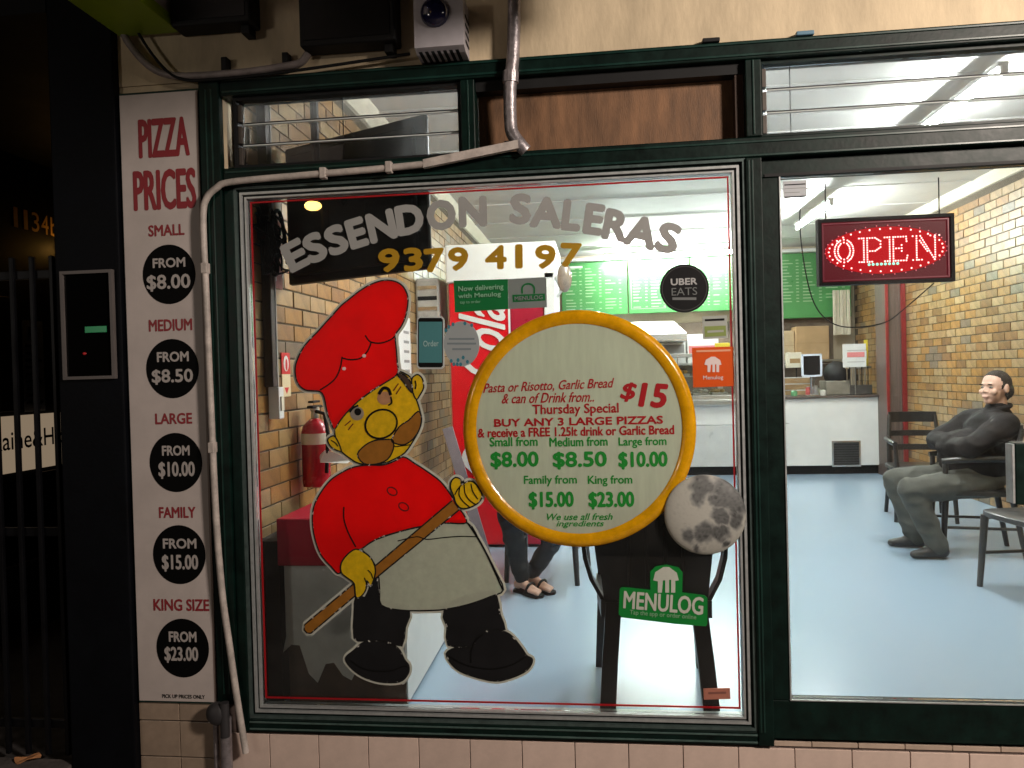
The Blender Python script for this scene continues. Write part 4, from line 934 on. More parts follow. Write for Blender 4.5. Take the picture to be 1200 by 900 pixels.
line([(444,462),(449,455),(455,456),(458,463)], 7, .012, parent=ey); line([(458,465),(459,472),(455,475)], 7, .006, parent=ey)
c = F(419, 484.5); ey = disc(MB(), c, .027, .026, -.0068, -.0064, 20).build('eye', eyeg, chef)
c = F(420, 482.5); disc(MB(), c, .014, .014, -.0073, -.0069, 14).build('pupil', blk_dec, ey)
line([(410,483),(414,478),(420,475)], 7, .007, parent=ey)
dr = mat('decal_dark_red', (.12, 0, 0))
for a_ in (((461,458),(464,453.5),(467,449.5)), ((464,462),(467,457.5),(470,453)), ((404,499),(408,495.5),(411,493)), ((408,504),(411,500),(414,496.5))): line(a_, 6, .0045, dr, name='freckle_line')
ht2 = shape('hat', [(346,431),(349,420),(355,408),(363,398),(372,389),(380,380),(390,369),(400,358),(410,350),(420,342),(430,335.5),(440,331),(450,328.5),(460,329),(468,332),(474,338),(478,348),(477.5,360),(475,372),(470,383),(463.5,393),(464.5,410),(465.5,424),(466,438),(452,448),(436,458),(420,470),(406,484),(398,494),(392,503),(388,496),(383.5,484),(380,466),(375,459),(367,458),(358,457),(351,452),(347,444)], red_dec, 6, 3)
line([(375,457),(386,450),(394,442),(399,430),(401,418)], 7, parent=ht2); line([(401,419.5),(411,421.5),(423,419.5),(431,411),(435,401)], 7, parent=ht2); line([(428,393),(434,400.5),(446,402),(457,398.5),(463,394)], 7, parent=ht2)
for q in ((427.5, 417), (404, 432)):
    c = F(*q); disc(MB(), c, .008, .007, -.0085, -.008, 8).build('paint_chip', mat('paint_chip_pink', (.75, .5, .5), .6, var=0), ht2)
stk = shape('peel_handle', [(530,586.5),(444,659.5),(357,732),(356.5,738),(360,742),(364.5,742),(443,675.5),(538,597.5)], brn_dec, 4, 0)
h1 = shape('hand', [(400,671),(400,660),(407,650),(417,643.5),(428,648),(436,656),(440,668),(438,679),(434,687),(430,680),(429,690),(425,697),(420,700.5),(416.5,698),(415,684),(408,678)], yel_dec, 6, 3)
line([(427,677),(429,682),(430,688)], 7, parent=h1, wd=.004); line([(431,668),(435,672),(437,678)], 7, parent=h1, wd=.004)
h2 = shape('hand', [(528,572),(529,564),(534,559.5),(540,562),(541,568),(548,564),(555,565),(562,573),(565,581),(561,589),(550,595),(540,595.5),(534,589),(532,582)], yel_dec, 6, 3)
for q in (((539,570),(538,580),(543,588),(550,594)), ((544,568),(545,578),(550,586),(557,591)), ((552,567),(554,576),(560,585)), ((533,580),(536,574),(541,568))): line(q, 7, parent=h2, wd=.0045)
hm = MB()
for i, (p, hw) in enumerate(HALO): hm.stroke(p, hw, -.0030-.00002*i, -.0026-.00002*i, True)
hm.build('white_border', cream_dec, chef)

# round price board
bdx = sign('price_board', 'round greenish pizza price board with an amber rim stuck on the window', 'sign', 679, 640)
bc = F(677, 502.5, -.01); brx, brz = .427, .436
disc(MB(), bc, brx-.015, brz-.015, -.012, .0035, 96).build('face', board_m, bdx)
rm = MB(); n = 96; prf = [(-.0265, .0), (-.024, -.010), (-.012, -.018), (.008, -.019), (.022, -.011), (.0265, 0)]
rr_ = [[Vector((bc[0]+(brx-.027+u)*math.cos(2*math.pi*k/n), -.004+v_, bc[1]+(brz-.027+u)*math.sin(2*math.pi*k/n))) for u, v_ in prf] for k in range(n)]
rm.loft(rr_+[rr_[0]], cap=False); rm.build('rim', crust, bdx, smooth=True)
B_ = dict(y=-.0135)
for s, x0, y0, x1, y1, M_, kw in (
    ('Pasta or Risotto, Garlic Bread', 566, 446, 720, 459, rtxt, dict(shear=.35, bold=.012, rot=1)),
    ('& can of Drink from..', 588, 460, 696, 472, rtxt, dict(shear=.35, bold=.012)),
    ('$', 727, 448, 746, 471, rtxt, dict(bold=.03, shear=.2, rot=-4)), ('15', 749, 449, 782, 478, rtxt, dict(bold=.04, shear=.12, rot=-5)),
    ('Thursday Special', 624, 473, 725, 488, rtxt, dict(bold=.02)),
    ('BUY ANY 3 LARGE PIZZAS', 579, 489, 777, 498.5, rtxt, dict(bold=.035)),
    ('& receive a FREE 1.25lt drink or Garlic Bread', 560, 500, 790, 511, rtxt, dict(bold=.025)),
    ('Small from', 574, 512, 630, 523, gtxt, dict(bold=.02)), ('Medium from', 644, 512, 712, 523, gtxt, dict(bold=.02)), ('Large from', 725, 512, 781, 525, gtxt, dict(bold=.02)),
    ('$8.00', 575, 529, 631, 550, gtxt, dict(bold=.035)), ('$8.50', 648, 529, 711, 550, gtxt, dict(bold=.035)), ('$10.00', 725, 529, 782, 550, gtxt, dict(bold=.035)),
    ('Family from', 614, 557, 676, 570, gtxt, dict(bold=.02)), ('King from', 689, 557, 741, 570, gtxt, dict(bold=.02)),
    ('$15.00', 620, 576, 672, 597, gtxt, dict(bold=.035)), ('$23.00', 690, 576, 743, 597, gtxt, dict(bold=.035)),
    ('We use all fresh', 641, 601.5, 718, 609.5, gtxt, dict(shear=.3, bold=.015)), ('ingredients', 652, 610, 708, 619, gtxt, dict(shear=.3, bold=.015))):
    T('lettering', s, x0, y0, x1, y1, M_, bdx, **B_, **kw)

# moon picture disc
def moon_mat():
    M = bpy.data.materials.new('moon_print'); M.use_nodes = True; n_ = M.node_tree; N = n_.nodes; L = n_.links; b = N['Principled BSDF']
    at = N.new('ShaderNodeVertexColor'); at.layer_name = 'print'; L.new(at.outputs['Color'], b.inputs['Base Color']); b.inputs['Roughness'].default_value = .55
    tl = N.new('ShaderNodeBsdfTranslucent'); L.new(at.outputs['Color'], tl.inputs[0]); ms_ = N.new('ShaderNodeMixShader'); ms_.inputs[0].default_value = .3
    L.new(b.outputs[0], ms_.inputs[1]); L.new(tl.outputs[0], ms_.inputs[2]); L.new(ms_.outputs[0], N['Material Output'].inputs[0])
    return M
mo = sign('moon_disc', 'round picture of the full moon stuck on the window below the price board', 'sticker', 826, 648)
c = F(826, 603, -.024)
mm = MB(); prof = [(.140, -.0215), (.1435, -.026)]+[(.1435*math.cos(R(a_)), -.026-.030*math.sin(R(a_))) for a_ in range(3, 90, 3)]
mm.loft([[Vector((c[0]+r_*math.cos(2*math.pi*k/110), y_, c[1]+r_*math.sin(2*math.pi*k/110))) for k in range(110)] for r_, y_ in prof])
mf = mm.build('moon_face', moon_mat(), mo, smooth=True)
ca = mf.data.color_attributes.new('print', 'FLOAT_COLOR', 'POINT')
maria = [(-.05, .72, .24), (.55, .58, .32), (.76, .27, .24), (.35, .0, .15), (-.05, -.40, .2), (.3, -.43, .19), (-.45, -.5, .15), (-.2, -.8, .09), (-.2, .5, .15), (.72, -.12, .17), (.3, .35, .14), (.5, -.7, .08)]
random.seed(4); crat = [(random.uniform(-1, 1), random.uniform(-1, 1), random.uniform(.02, .07)) for _ in range(60)]
for v in mf.data.vertices:
    p = v.co+org(mf); u, w_ = (p.x-c[0])/.1435, (p.z-c[1])/.1435
    q = Vector((u*3, w_*3, 0)); du = mnoise.noise(q)*.13+mnoise.noise(q*3)*.06; dv = mnoise.noise(q+Vector((9, 3, 1)))*.13+mnoise.noise(q*3+Vector((5, 1, 2)))*.06
    d = 0
    for a_, b2, r_ in maria: d = max(d, 1-min(1, max(0, (math.hypot(u+du-a_, w_+dv-b2)-r_*.95)/(r_*.6))))
    L_ = .60-.08*max(0, u-w_)-.10*max(0, mnoise.noise(q*6))-.44*d*(.92+.12*mnoise.noise(q*4))  # lower right darkened too, shading put into the print colour
    for a_, b2, r_ in crat:
        h = math.hypot(u-a_, w_-b2)/r_
        if h < 1: L_ -= .10*(1-h)
        elif h < 1.5: L_ += .06*(1.5-h)
    L_ = max(.06, min(.9, L_)); ca.data[v.index].color = (L_, L_*(.98+.04*d), L_*(.88+.12*d), 1)

# stickers
def rrect(x0, y0, x1, y1, r=2): return [(x0+r, y0), (x1-r, y0), (x1, y0+r), (x1, y1-r), (x1-r, y1), (x0+r, y1), (x0, y1-r), (x0, y0+r)]
def house(mk, cx, cy, w_, h, M_, parent, y):
    """takeaway house emblem: roof, walls and two doorway slots"""
    P_ = [(-.5, .02), (-.42, -.3), (-.1, -.5), (.12, -.5), (.42, -.28), (.5, .02), (.36, .04), (.36, .5), (.2, .5), (.2, .0), (.12, .0), (.12, .5), (-.03, .5), (-.03, .02), (-.12, .02), (-.16, .5), (-.32, .5), (-.32, .06)]
    return MB().prism(W([(cx+a_*w_, cy+b2*h) for a_, b2 in P_], y), y, y+.0004).build('emblem', M_, parent)
st = sign('delivery_sticker', 'half green half grey delivery banner stuck above the round price board', 'sticker', 590, 365)
plate('green_half', [(531.5, 329), (595, 327), (595.5, 362), (533, 366)], dkgreen, st); plate('grey_half', [(595.2, 327), (640, 324.5), (641, 360), (595.7, 362)], mat('sticker_grey', (.22, .25, .24), .4, var=.04, trans=.2), st)
pal = mat('sticker_pale_green_print', (.22, .45, .28), .5, var=0)
T('lettering', 'Now delivering', 537, 334, 590, 342, pal, st, bold=.02, rot=1); T('lettering', 'with Menulog', 537, 343, 587, 350, pal, st, bold=.02, rot=1); T('lettering', 'tap to order', 539, 352, 563, 356.5, pal, st)
MB().stroke(crom(W([(612, 344), (612, 337), (615, 333.5), (619, 332.5), (623, 333.5), (626, 337), (626, 344)], -.004), 3, False), .006, -.004, -.0035).build('emblem', dkgreen, st)
plate('logo_bar', [(600.5, 345.5), (638.5, 344), (639, 352), (601, 354)], dkgreen, st, -.004, -.003); T('lettering', 'MENULOG', 603, 346.5, 636, 351.5, mat('sticker_grey', (0, 0, 0)), st, bold=.03, rot=1)
st = sign('phone_sticker', 'teal phone shaped sticker left of the round grey sticker', 'sticker', 505, 432)
plate('border', rrect(488.5, 371, 520.5, 432.5, 3), mat('sticker_silver', (.5, .52, .52), .4, var=.04), st, sm=0)
plate('phone_body', rrect(490, 372.5, 519, 430.5, 2), blk_dec, st, -.0035, -.0028); plate('phone_screen', [(491, 377), (518, 377), (518, 425), (491, 425)], mat('sticker_teal', (.08, .26, .28), .4, var=.05, trans=.2), st, -.0042, -.0037)
T('lettering', 'Order', 496, 399, 514, 406, mat('teal_print', (.35, .55, .55), .5, var=0), st, bold=.01)
st = sign('round_sticker', 'round pale grey sticker with teal specks beside the phone sticker', 'sticker', 541, 430)
disc(MB(), F(541, 403), .067, .084, -.003, .0035, 40).build('disc', mat('sticker_light_grey', (.38, .41, .42), .5, var=.04, trans=.25), st)
tg_ = mat('sticker_teal_dark', (.03, .18, .24), .5, var=0); random.seed(2)
for q in ((531, 380), (545, 379), (553, 381), (523, 387), (529, 423), (532, 427), (537, 422), (540, 427), (543, 419), (548, 424), (526, 383), (536, 427)):
    c = F(*q); disc(MB(), c, .006, .008, -.0038, -.0032, 6).build('speck', tg_, st)
gp = mat('sticker_print_grey', (.18, .22, .24), .5, var=0)
for y_, a_, b2 in ((396, 526, 556), (401.5, 524, 558), (408, 530, 552)): plate('print', [(a_, y_), (b2, y_), (b2, y_+2.2), (a_, y_+2.2)], gp, st, -.004, -.0032)
st = sign('delivery_sticker', 'round black UBER EATS sticker in front of the green menu boards', 'sticker', 802, 366)
disc(MB(), F(802, 338), .087, .087, -.003, .0035, 48).build('disc', blk2_dec, st)
ring(MB(), F(802, 338), .079, .079, .002, -.0036, -.0031).build('ring', mat('ring_grey', (.06, .06, .06), .5, var=0), st)
lg = mat('pale_print', (.42, .42, .42), .5, var=0); T('lettering', 'UBER', 786, 326, 817, 334, lg, st, bold=.03); T('lettering', 'EATS', 787, 337, 817, 346, mat('mid_print', (.15, .16, .16), .5, var=0), st, bold=.0)
plate('print', [(788, 348.5), (816, 348.5), (816, 351.5), (788, 351.5)], mat('mid_print', (0, 0, 0)), st, -.004, -.0031)
st = sign('delivery_sticker', 'square orange delivery sticker with white house emblem right of the price board', 'sticker', 836, 454)
plate('square', [(811, 407.5), (859.5, 406), (860.5, 452.5), (812.5, 454)], mat('sticker_orange', (.78, .11, .008), .4, var=.03, trans=.25), st)
pw = mat('sticker_print_pinkish', (.75, .62, .60), .5, var=0)
plate('print', [(816, 410.5), (856, 409.3), (856, 411.6), (816, 412.8)], mat('orange_pale', (.75, .35, .2), .5, var=0), st, -.0035, -.0026); house(MB(), 835.5, 427, 20, 18, pw, st, -.004); T('lettering', 'Menulog', 824, 440, 847.5, 446, pw, st, bold=.01, y=-.004)
st = sign('card_sticker', 'small grey and olive card sticker above the orange sticker', 'sticker', 838, 397)
plate('card', [(823, 371), (852, 369.5), (853, 396), (824, 397.5)], mat('card_pale', (.5, .52, .48), .5, var=.04, trans=.3), st)
plate('olive_half', [(825.5, 382.5), (850.5, 381.5), (851, 393.5), (826, 395)], mat('card_olive', (.22, .28, .07), .5, var=.05), st, -.0035, -.0027); plate('print', [(826, 374), (849, 373), (849, 375.5), (826, 376.5)], blk_dec, st, -.0035, -.0027)
plate('print', [(829, 387.5), (848, 386.5), (848, 389), (829, 390)], mat('card_pale', (0, 0, 0)), st, -.0041, -.0036)
st = sign('delivery_sticker', 'green MENULOG sticker low on the window in front of the black chair', 'sticker', 778, 733)
plate('sticker', [(726, 691), (728, 688.5), (733, 688.5), (762, 691.5), (762, 670), (768, 664), (781, 662), (795, 665), (800, 671), (799.5, 694.5), (826, 698), (829, 701), (829, 731), (827, 734), (790, 731), (729, 723.5), (725, 720)], menugreen, st)
house(MB(), 780.5, 679.5, 30, 30, mat('sticker_print_cream', (.5, .52, .45), .5, var=.1), st, -.004)
T('lettering', 'MENULOG', 731, 696, 824, 717, mat('sticker_print_cream', (0, 0, 0)), st, bold=.02, rot=-4.5, y=-.004); T('lettering', 'Tap the app or order online', 738, 717.5, 816, 724.5, mat('sticker_print_mid', (.2, .42, .22), .5, var=0), st, bold=.01, rot=-4, y=-.004)
st = sign('small_label', 'small faded pink label at the bottom right corner of the window', 'label', 841, 820)
plate('label', [(824.5, 807.5), (855.5, 806.5), (856, 819), (825, 820)], mat('label_pink', (.42, .16, .11), .5, var=.1), st)
plate('print', [(830, 811), (851, 810.3), (851, 813), (830, 813.7)], mat('label_print', (.22, .08, .06), .5), st, -.0035, -.0027)
st = sign('opening_hours_sticker', 'small printed white notice in the top corner of the door glass', 'sticker', 932, 232)
x0, z0 = F(918, 232, .02); x1, z1 = F(945, 211, .02)
MB().box(x0, x1, .0185, .0215, z0, z1).build('sheet', mat('sticker_clear_white', (.6, .6, .62), .4, var=.03, trans=.4), st)
for k, (h, M_) in enumerate(((.004, blk_dec), (.002, greytxt), (.002, greytxt), (.005, blk_dec))):
    MB().box(x0+.004, x1-.004-(.02 if k == 2 else 0), .0175, .0183, z1-.012-k*.0145-h, z1-.012-k*.0145).build('print', M_, st)

# ================================================================== PIZZA PRICES SIGN
ps = thing('pizza_price_sign', 'tall narrow white PIZZA PRICES sign with black price circles on the pier', 'sign', (-1.655, -.02, .31))
MB().box(-1.826, -1.492, -.028, -.012, .302, 2.675, b=.003).build('sign_frame', greenl, ps)
MB().box(-1.819, -1.499, -.0325, -.0281, .311, 2.665, b=.0015).build('panel', mat('sign_panel_white', (.56, .49, .46), .5, var=.05, scale=5, dirt=.1), ps)
MB().box(-1.507, -1.4995, -.0345, -.0326, .312, 2.66).build('panel_edge', mat('sign_edge_brown', (.24, .18, .155), .5, var=.1), ps)
sr_ = mat('sign_lettering_red', (.25, .018, .025), .5, var=.1); sw_ = mat('sign_lettering_pale', (.42, .38, .36), .5, var=.05)
Y_ = -.0335
T('lettering', 'PIZZA', 163, 138, 221, 184, sr_, ps, y=Y_, bold=.02); T('lettering', 'PRICES', 157, 198, 229, 246, sr_, ps, y=Y_, bold=.02)
for s, x0, y0, x1, y1 in (('SMALL', 174, 263, 216, 276.5), ('MEDIUM', 174.5, 374, 225, 388), ('LARGE', 182, 484, 225, 497), ('FAMILY', 186.5, 594, 229, 607), ('KING SIZE', 180, 702, 245, 716)):
    T('lettering', s, x0, y0, x1, y1, sr_, ps, y=Y_, bold=.025)
bk_ = mat('sign_circle_black', (.002, .002, .002), .6, var=0, spec=.1)
for (cx, cy), f, p, s in (((198, 321.5), (179, 302, 217, 313.5), (172, 321.5, 223, 341), '$8.00'), ((202, 432), (184, 412, 221, 424), (178, 432.5, 226, 450.5), '$8.50'), ((206, 542), (190, 522, 222, 534), (186, 541, 228, 561), '$10.00'),
                          ((210, 650), (191, 631, 230, 643), (190, 650, 232, 670), '$15.00'), ((214, 759.5), (198, 740, 230, 752.5), (193, 758, 232, 777), '$23.00')):
    cd_ = disc(MB(), F(cx, cy, Y_), .1075, .1145, -.0337, -.0327, 48).build('price_circle', bk_, ps)
    T('lettering', 'FROM', *f, sw_, cd_, y=-.0345, bold=.03); T('lettering', s, *p, sw_, cd_, y=-.0345, bold=.025)
T('lettering', 'PICK UP PRICES ONLY', 190, 814, 240, 818.5, blk_dec, ps, y=Y_, bold=.02)

# ================================================================== NEXT DOOR ON THE LEFT
pier = tag(MB().box(-2.10, -1.8315, -.05, .5, 0, 4.4, b=.006).build('neighbour_pier', navy), kind='structure')
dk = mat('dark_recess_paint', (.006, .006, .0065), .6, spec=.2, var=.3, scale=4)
struct('recess_wall', MB().box(-3.75, -3.6, -.1, 3.2, 0, 3.0).box(-3.599, -1.84, 3.05, 3.2, 0, 3.0).box(-2.1, -1.85, .501, 3.049, 0, 3.0), dk)
struct('recess_ceiling', MB().box(-3.75, -2.101, -.05, 3.2, 3.0, 3.1), dk)
struct('neighbour_facade', MB().box(-9, -3.76, -.05, .3, 0, 4.4).box(-3.76, -2.102, -.06, .3, 3.101, 4.4), dk)
struct('recess_floor', MB().box(-3.599, -2.101, 0.001, 3.049, -.1, .03), mat('recess_floor_stone', (.05, .045, .045), .6, var=.4, scale=7))
nw = -3.6
ag = thing('estate_agent_sign', 'cream sign reading aine&Hornsby on the side wall behind the dark gate', 'sign', (nw, 1.6, 1.03))
MB().box(nw+.001, nw+.02, .9, 2.35, 1.025, 1.372, b=.002).build('panel', mat('agent_sign_cream_glow', (.80, .60, .40), .5, var=.04, emit=(.8, .6, .4), es=.28), ag)  # emission brightens the cream panel in place of light falling on it
letters('lettering', 'Raine&Hornsby', blk_dec, ag, 1.80, 1.205, .95, .15, nw+.0215, bold=.008, axis='x')
nb_ = thing('street_number', 'gold street number 1134b on the dark side wall', 'number', (nw, 1.8, 2.58))
for k_, ch in enumerate('1134b'): letters('digit', ch, mat('dull_gold', (.60, .36, .10), .5, .0, var=.2), nb_, 1.60+.085*k_, 2.61, .035 if ch == '1' else .065, .125, nw+.003, bold=.005, axis='x')
pn = thing('paper_notice', 'grey printed paper notice behind the dark gate', 'notice', (nw, 1.72, 1.4))
MB().box(nw+.001, nw+.004, 1.62, 1.80, 1.39, 1.97).build('sheet', mat('notice_grey', (.25, .26, .30), .6, var=.1), pn)
for k in range(9): MB().box(nw+.0045, nw+.006, 1.64, 1.78-.03*(k % 3), 1.44+k*.045, 1.455+k*.045).build('print', blackm, pn)
MB().box(nw+.0045, nw+.006, 1.67, 1.75, 1.86, 1.93).build('print', blackm, pn)
mat_w = mat('dark_brown_wood', (.035, .018, .012), .5, var=.3, scale=10)
wp = thing('wooden_door', 'dark brown timber door standing in the recess behind the gate', 'door', (nw, 1.3, 0))
MB().box(nw+.001, nw+.03, 1.15, 1.56, 1.40, 2.1, b=.004).box(nw+.001, nw+.03, 1.7, 2.3, .03, 1.0, b=.004).build('door_leaf', mat_w, wp)
gpn = thing('grey_panel', 'dull grey lower panel on the side wall behind the gate bars', 'panel', (nw, 1.6, .03))
MB().box(nw+.001, nw+.035, 1.0, 2.6, .05, .46, b=.004).build('panel', mat('panel_dull_grey', (.10, .10, .11), .6, var=.2), gpn)
MB().box(nw+.036, nw+.05, 1.3, 2.6, .031, .047, b=.003).build('rail', mat('panel_rail', (.16, .16, .17), .4, .5, var=.2), gpn)
gt = thing('security_gate', 'black barred metal gate closing the recess at the left edge', 'gate', (-2.6, .02, 0))
for k in range(17):
    x = -2.165-.087*k
    if x < -3.58: break
    MB().box(x-.009, x+.009, .012, .03, .06, 2.07+.0*k, b=.003).build('bar', black, gt)
for z in (.18, .96, 2.0): MB().box(-3.59, -2.105, .031, .045, z-.018, z+.018, b=.003).build('rail', black, gt)
fp = thing('wall_display_frame', 'empty pale framed panel with a glowing green reflection strip on the black pier', 'frame', (-1.96, -.05, 1.57))
rect_frame('picture_frame', -2.068, -1.852, 1.572, 1.992, .012, -.068, -.0505, mat('frame_pale', (.11, .095, .09), .45, var=.15), fp)
MB().box(-2.056, -1.864, -.058, -.051, 1.584, 1.98).build('pane', mat('black_glass', (.002, .002, .002), .02, var=0, spec=.4), fp)
MB().box(-1.975, -1.885, -.060, -.0585, 1.752, 1.776, b=.0005).build('green_reflection', mat('green_reflection_glow', (.0, .1, .03), .3, var=.0, emit=(0, .10, .03), es=.55), fp)  # glowing strip stands in for a green reflection in the pane
MB().ell((-1.98, -.059, 1.672), (.008, .002, .005)).build('red_dot', mat('red_dot_glow', (.1, 0, 0), .3, var=0, emit=(.25, .01, .01), es=.6), fp)  # small glowing red dot on the pane
bl = thing('wall_lamp', 'tiny warm lit lamp beside the black pier above the framed panel', 'lamp', (-3.5, 2.02, 2.4))
MB().ell((-3.53, 2.0, 2.47), (.022, .022, .028)).build('bulb', mat('warm_bulb', (.8, .5, .2), .4, var=0, emit=(1, .50, .10), es=28), bl, smooth=True)
MB().box(-3.599, -3.55, 1.98, 2.02, 2.45, 2.49, b=.003).build('back_plate', blackm, bl)
lf = thing('fallen_leaf', 'dry orange brown leaf lying on the recess step at the bottom left', 'leaf', (-2.3, -.0, .0))
lp = [(-2.36, -.03), (-2.33, -.055), (-2.29, -.05), (-2.255, -.02), (-2.28, .0), (-2.33, .0)]
MB().loft([[Vector((x, y, z+.01*math.sin(x*60))) for x, y in crom(lp, 3)] for z in (.065, .068)]).build('blade', mat('leaf_orange', (.45, .2, .08), .7, var=.3, scale=30), lf)
stp = struct('recess_step', MB().box(-3.59, -2.104, -.09, .0, 0.0, .055, b=.006), mat('step_stone', (.09, .075, .07), .8, var=.3, scale=12, bump=.4))

# projecting lime sign
lm = thing('projecting_sign', 'lime green edged light box sign projecting over the pavement at top left', 'sign', (-1.7, -.4, 2.8))
lime = mat('lime_metal', (.22, .33, .01), .4, var=.15)
MB().box(-1.80, -1.56, -1.6, -.04, 2.885, 2.91, b=.003).build('bottom_rail', lime, lm)
MB().box(-1.79, -1.575, -1.59, -.05, 2.9105, 3.8).build('light_box', mat('sign_face_grey', (.42, .38, .38), .5, var=.04), lm)
MB().box(-1.5745, -1.562, -.065, -.045, 2.9105, 3.8).box(-1.5745, -1.562, -1.6, -.066, 2.9105, 2.93).build('edge_frame', lime, lm)

# boxes, siren, pipes on the fascia
for x0, x1, z0, lb in ((-1.555, -1.245, 2.875, 'square black metal box above the price sign on the fascia'), (-1.06, -.70, 2.765, 'tall black loudspeaker box left of the alarm siren')):
    t = thing('black_wall_box', lb, 'wall box', ((x0+x1)/2, -.06, z0), 'black boxes on the fascia')
    MB().box(x0, x1, -.11, -.016, z0, z0+.42, b=.008).build('casing', blackm, t)
    MB().box(x0+.02, x1-.02, -.113, -.1105, z0+.02, z0+.40).build('grille', black, t)
    MB().box(x1-.05, x1-.02, -.08, -.02, z0-.03, z0-.001).build('bracket', blackm, t)
al = thing('alarm_siren', 'white alarm siren box with a dark blue dome on the fascia', 'alarm', (-.53, -.08, 2.70))
wp_ = mat('siren_white', (.50, .47, .50), .45, var=.06, dirt=.1)
ab = MB(); ab.loft([[Vector(p) for p in ((-.625, y, 2.705+dz), (-.447, y, 2.705+dz), (-.447, y, 2.895), (-.625, y, 2.895))] for y, dz in ((-.016, -.0), (-.10, .0), (-.135, .012))]); ab.build('casing', wp_, al)
MB().lathe([(.052, 0), (.050, .012), (.040, .026), (.02, .034), (.001, .036)], Matrix.Translation((-.548, -.1355, 2.835)) @ Matrix.Rotation(R(90), 4, 'X'), 24).build('dome', mat('dome_blue', (.012, .012, .05), .15, var=.1, coat=.5), al, smooth=True)
for k in range(7): MB().box(-.612+k*.022, -.600+k*.022, -.128, -.03, 2.702, 2.7046+.0, b=.0005).build('vent_slot', blackm, al)
for k in range(4): MB().box(-.4465, -.4445, -.10, -.03, 2.74+k*.03, 2.748+k*.03).build('vent_slot', blackm, al)
pp_ = thing('down_pipe', 'weathered metal conduit pipe running down in front of the boarded fanlight', 'pipe', (-.29, -.06, 2.37))
MB().tube(crom([(-.268, -.06, 3.3), (-.272, -.06, 2.9), (-.281, -.06, 2.70), (-.292, -.06, 2.62), (-.297, -.055, 2.55), (-.298, -.05, 2.47), (-.292, -.05, 2.42), (-.262, -.05, 2.375), (-.245, -.045, 2.355)], 4, False), .024, 14).build('pipe', pipe_m, pp_, smooth=True)
MB().tube([(-.293, -.058, 2.60), (-.291, -.059, 2.64)], .029, 12).build('coupling', pipe_m, pp_)
MB().box(-.325, -.25, -.034, -.0305, 2.37, 2.40, b=.003).build('clip', pipe_m, pp_)
cb = thing('white_conduit', 'pale conduit running from the pipe along the transom and down beside the window', 'conduit', (-1.45, -.06, .13))
MB().loft([[Vector((x+u, y, z+v_)) for u, y, v_ in ((0, -.075, -.016), (0, -.052, -.016), (0, -.052, .014), (0, -.075, .014))] for x, z in ((-.27, 2.375), (-.62, 2.325))]).build('duct', conduit, cb)
MB().tube(crom([(-.60, -.063, 2.325), (-.85, -.063, 2.315), (-1.1, -.063, 2.309), (-1.36, -.063, 2.300), (-1.42, -.063, 2.28), (-1.462, -.063, 2.24), (-1.477, -.063, 2.16), (-1.474, -.063, 1.9), (-1.470, -.063, 1.5), (-1.463, -.063, 1.05), (-1.448, -.063, .75), (-1.427, -.063, .56), (-1.40, -.063, .33), (-1.373, -.063, .135)], 5, False), .0125, 10).build('conduit', conduit, cb, smooth=True)
for x, z in ((-.75, 2.32), (-1.0, 2.312), (-1.474, 1.98), (-1.468, 1.3)): MB().box(x-.012, x+.012, -.078, -.047, z-.02, z+.02, b=.003).build('saddle_clip', conduit, cb)
fb = thing('fascia_conduit', 'dirty grey conduit bending along the bottom of the dark fascia', 'conduit', (-1.4, -.05, 2.7))
MB().tube(crom([(-1.80, -.05, 2.95), (-1.77, -.05, 2.87), (-1.70, -.05, 2.78), (-1.62, -.05, 2.728), (-1.50, -.05, 2.712), (-1.30, -.05, 2.712), (-1.15, -.05, 2.722), (-1.08, -.05, 2.732), (-1.05, -.05, 2.765)], 5, False), .014, 10).build('conduit', mat('dirty_conduit', (.25, .21, .2), .5, var=.3, scale=20), fb, smooth=True)
MB().tube(crom([(-1.75, -.06, 2.95), (-1.66, -.06, 2.80), (-1.56, -.06, 2.705), (-1.40, -.06, 2.69), (-1.1, -.06, 2.70), (-.8, -.06, 2.72), (-.66, -.06, 2.73)], 5, False), .006, 8).build('cable', blackm, fb, smooth=True)
for x in (-1.38, -1.14): MB().box(x-.012, x+.012, -.055, -.0155, 2.715, 2.775, b=.004).build('bracket', blackm, fb)
tp_ = thing('water_tap_pipe', 'dark vertical pipe with a bulky fitting below the price sign', 'pipe', (-1.46, -.06, 0))
MB().tube([(-1.452, -.06, 0), (-1.452, -.06, .27)], .022, 12).build('pipe', pipe_m, tp_, smooth=True); MB().tube([(-1.497, -.05, 0), (-1.497, -.05, .25)], .011, 8).build('pipe', pipe_m, tp_, smooth=True)
MB().ell((-1.478, -.07, .285), (.045, .03, .045)).build('fitting', mat('fitting_dark', (.03, .028, .03), .5, var=.3), tp_, smooth=True)
MB().tube([(-1.447, -.075, .20), (-1.447, -.075, .33)], .018, 10).build('valve_body', mat('fitting_dark', (0, 0, 0)), tp_, smooth=True)
# small fixings on the fascia edge
for x, lb in ((.42, 'small dark bracket on the head bar left of the mullion'), (.74, 'small bluish bracket on the head bar above the louvres')):
    t = thing('head_bracket', lb, 'bracket', (x, -.03, 2.70)); MB().box(x-.03, x+.03, -.045, -.016, 2.7005, 2.715, b=.003).build('plate', blackm if x < .5 else mat('blue_plate', (.1, .2, .28), .4, var=.1), t)

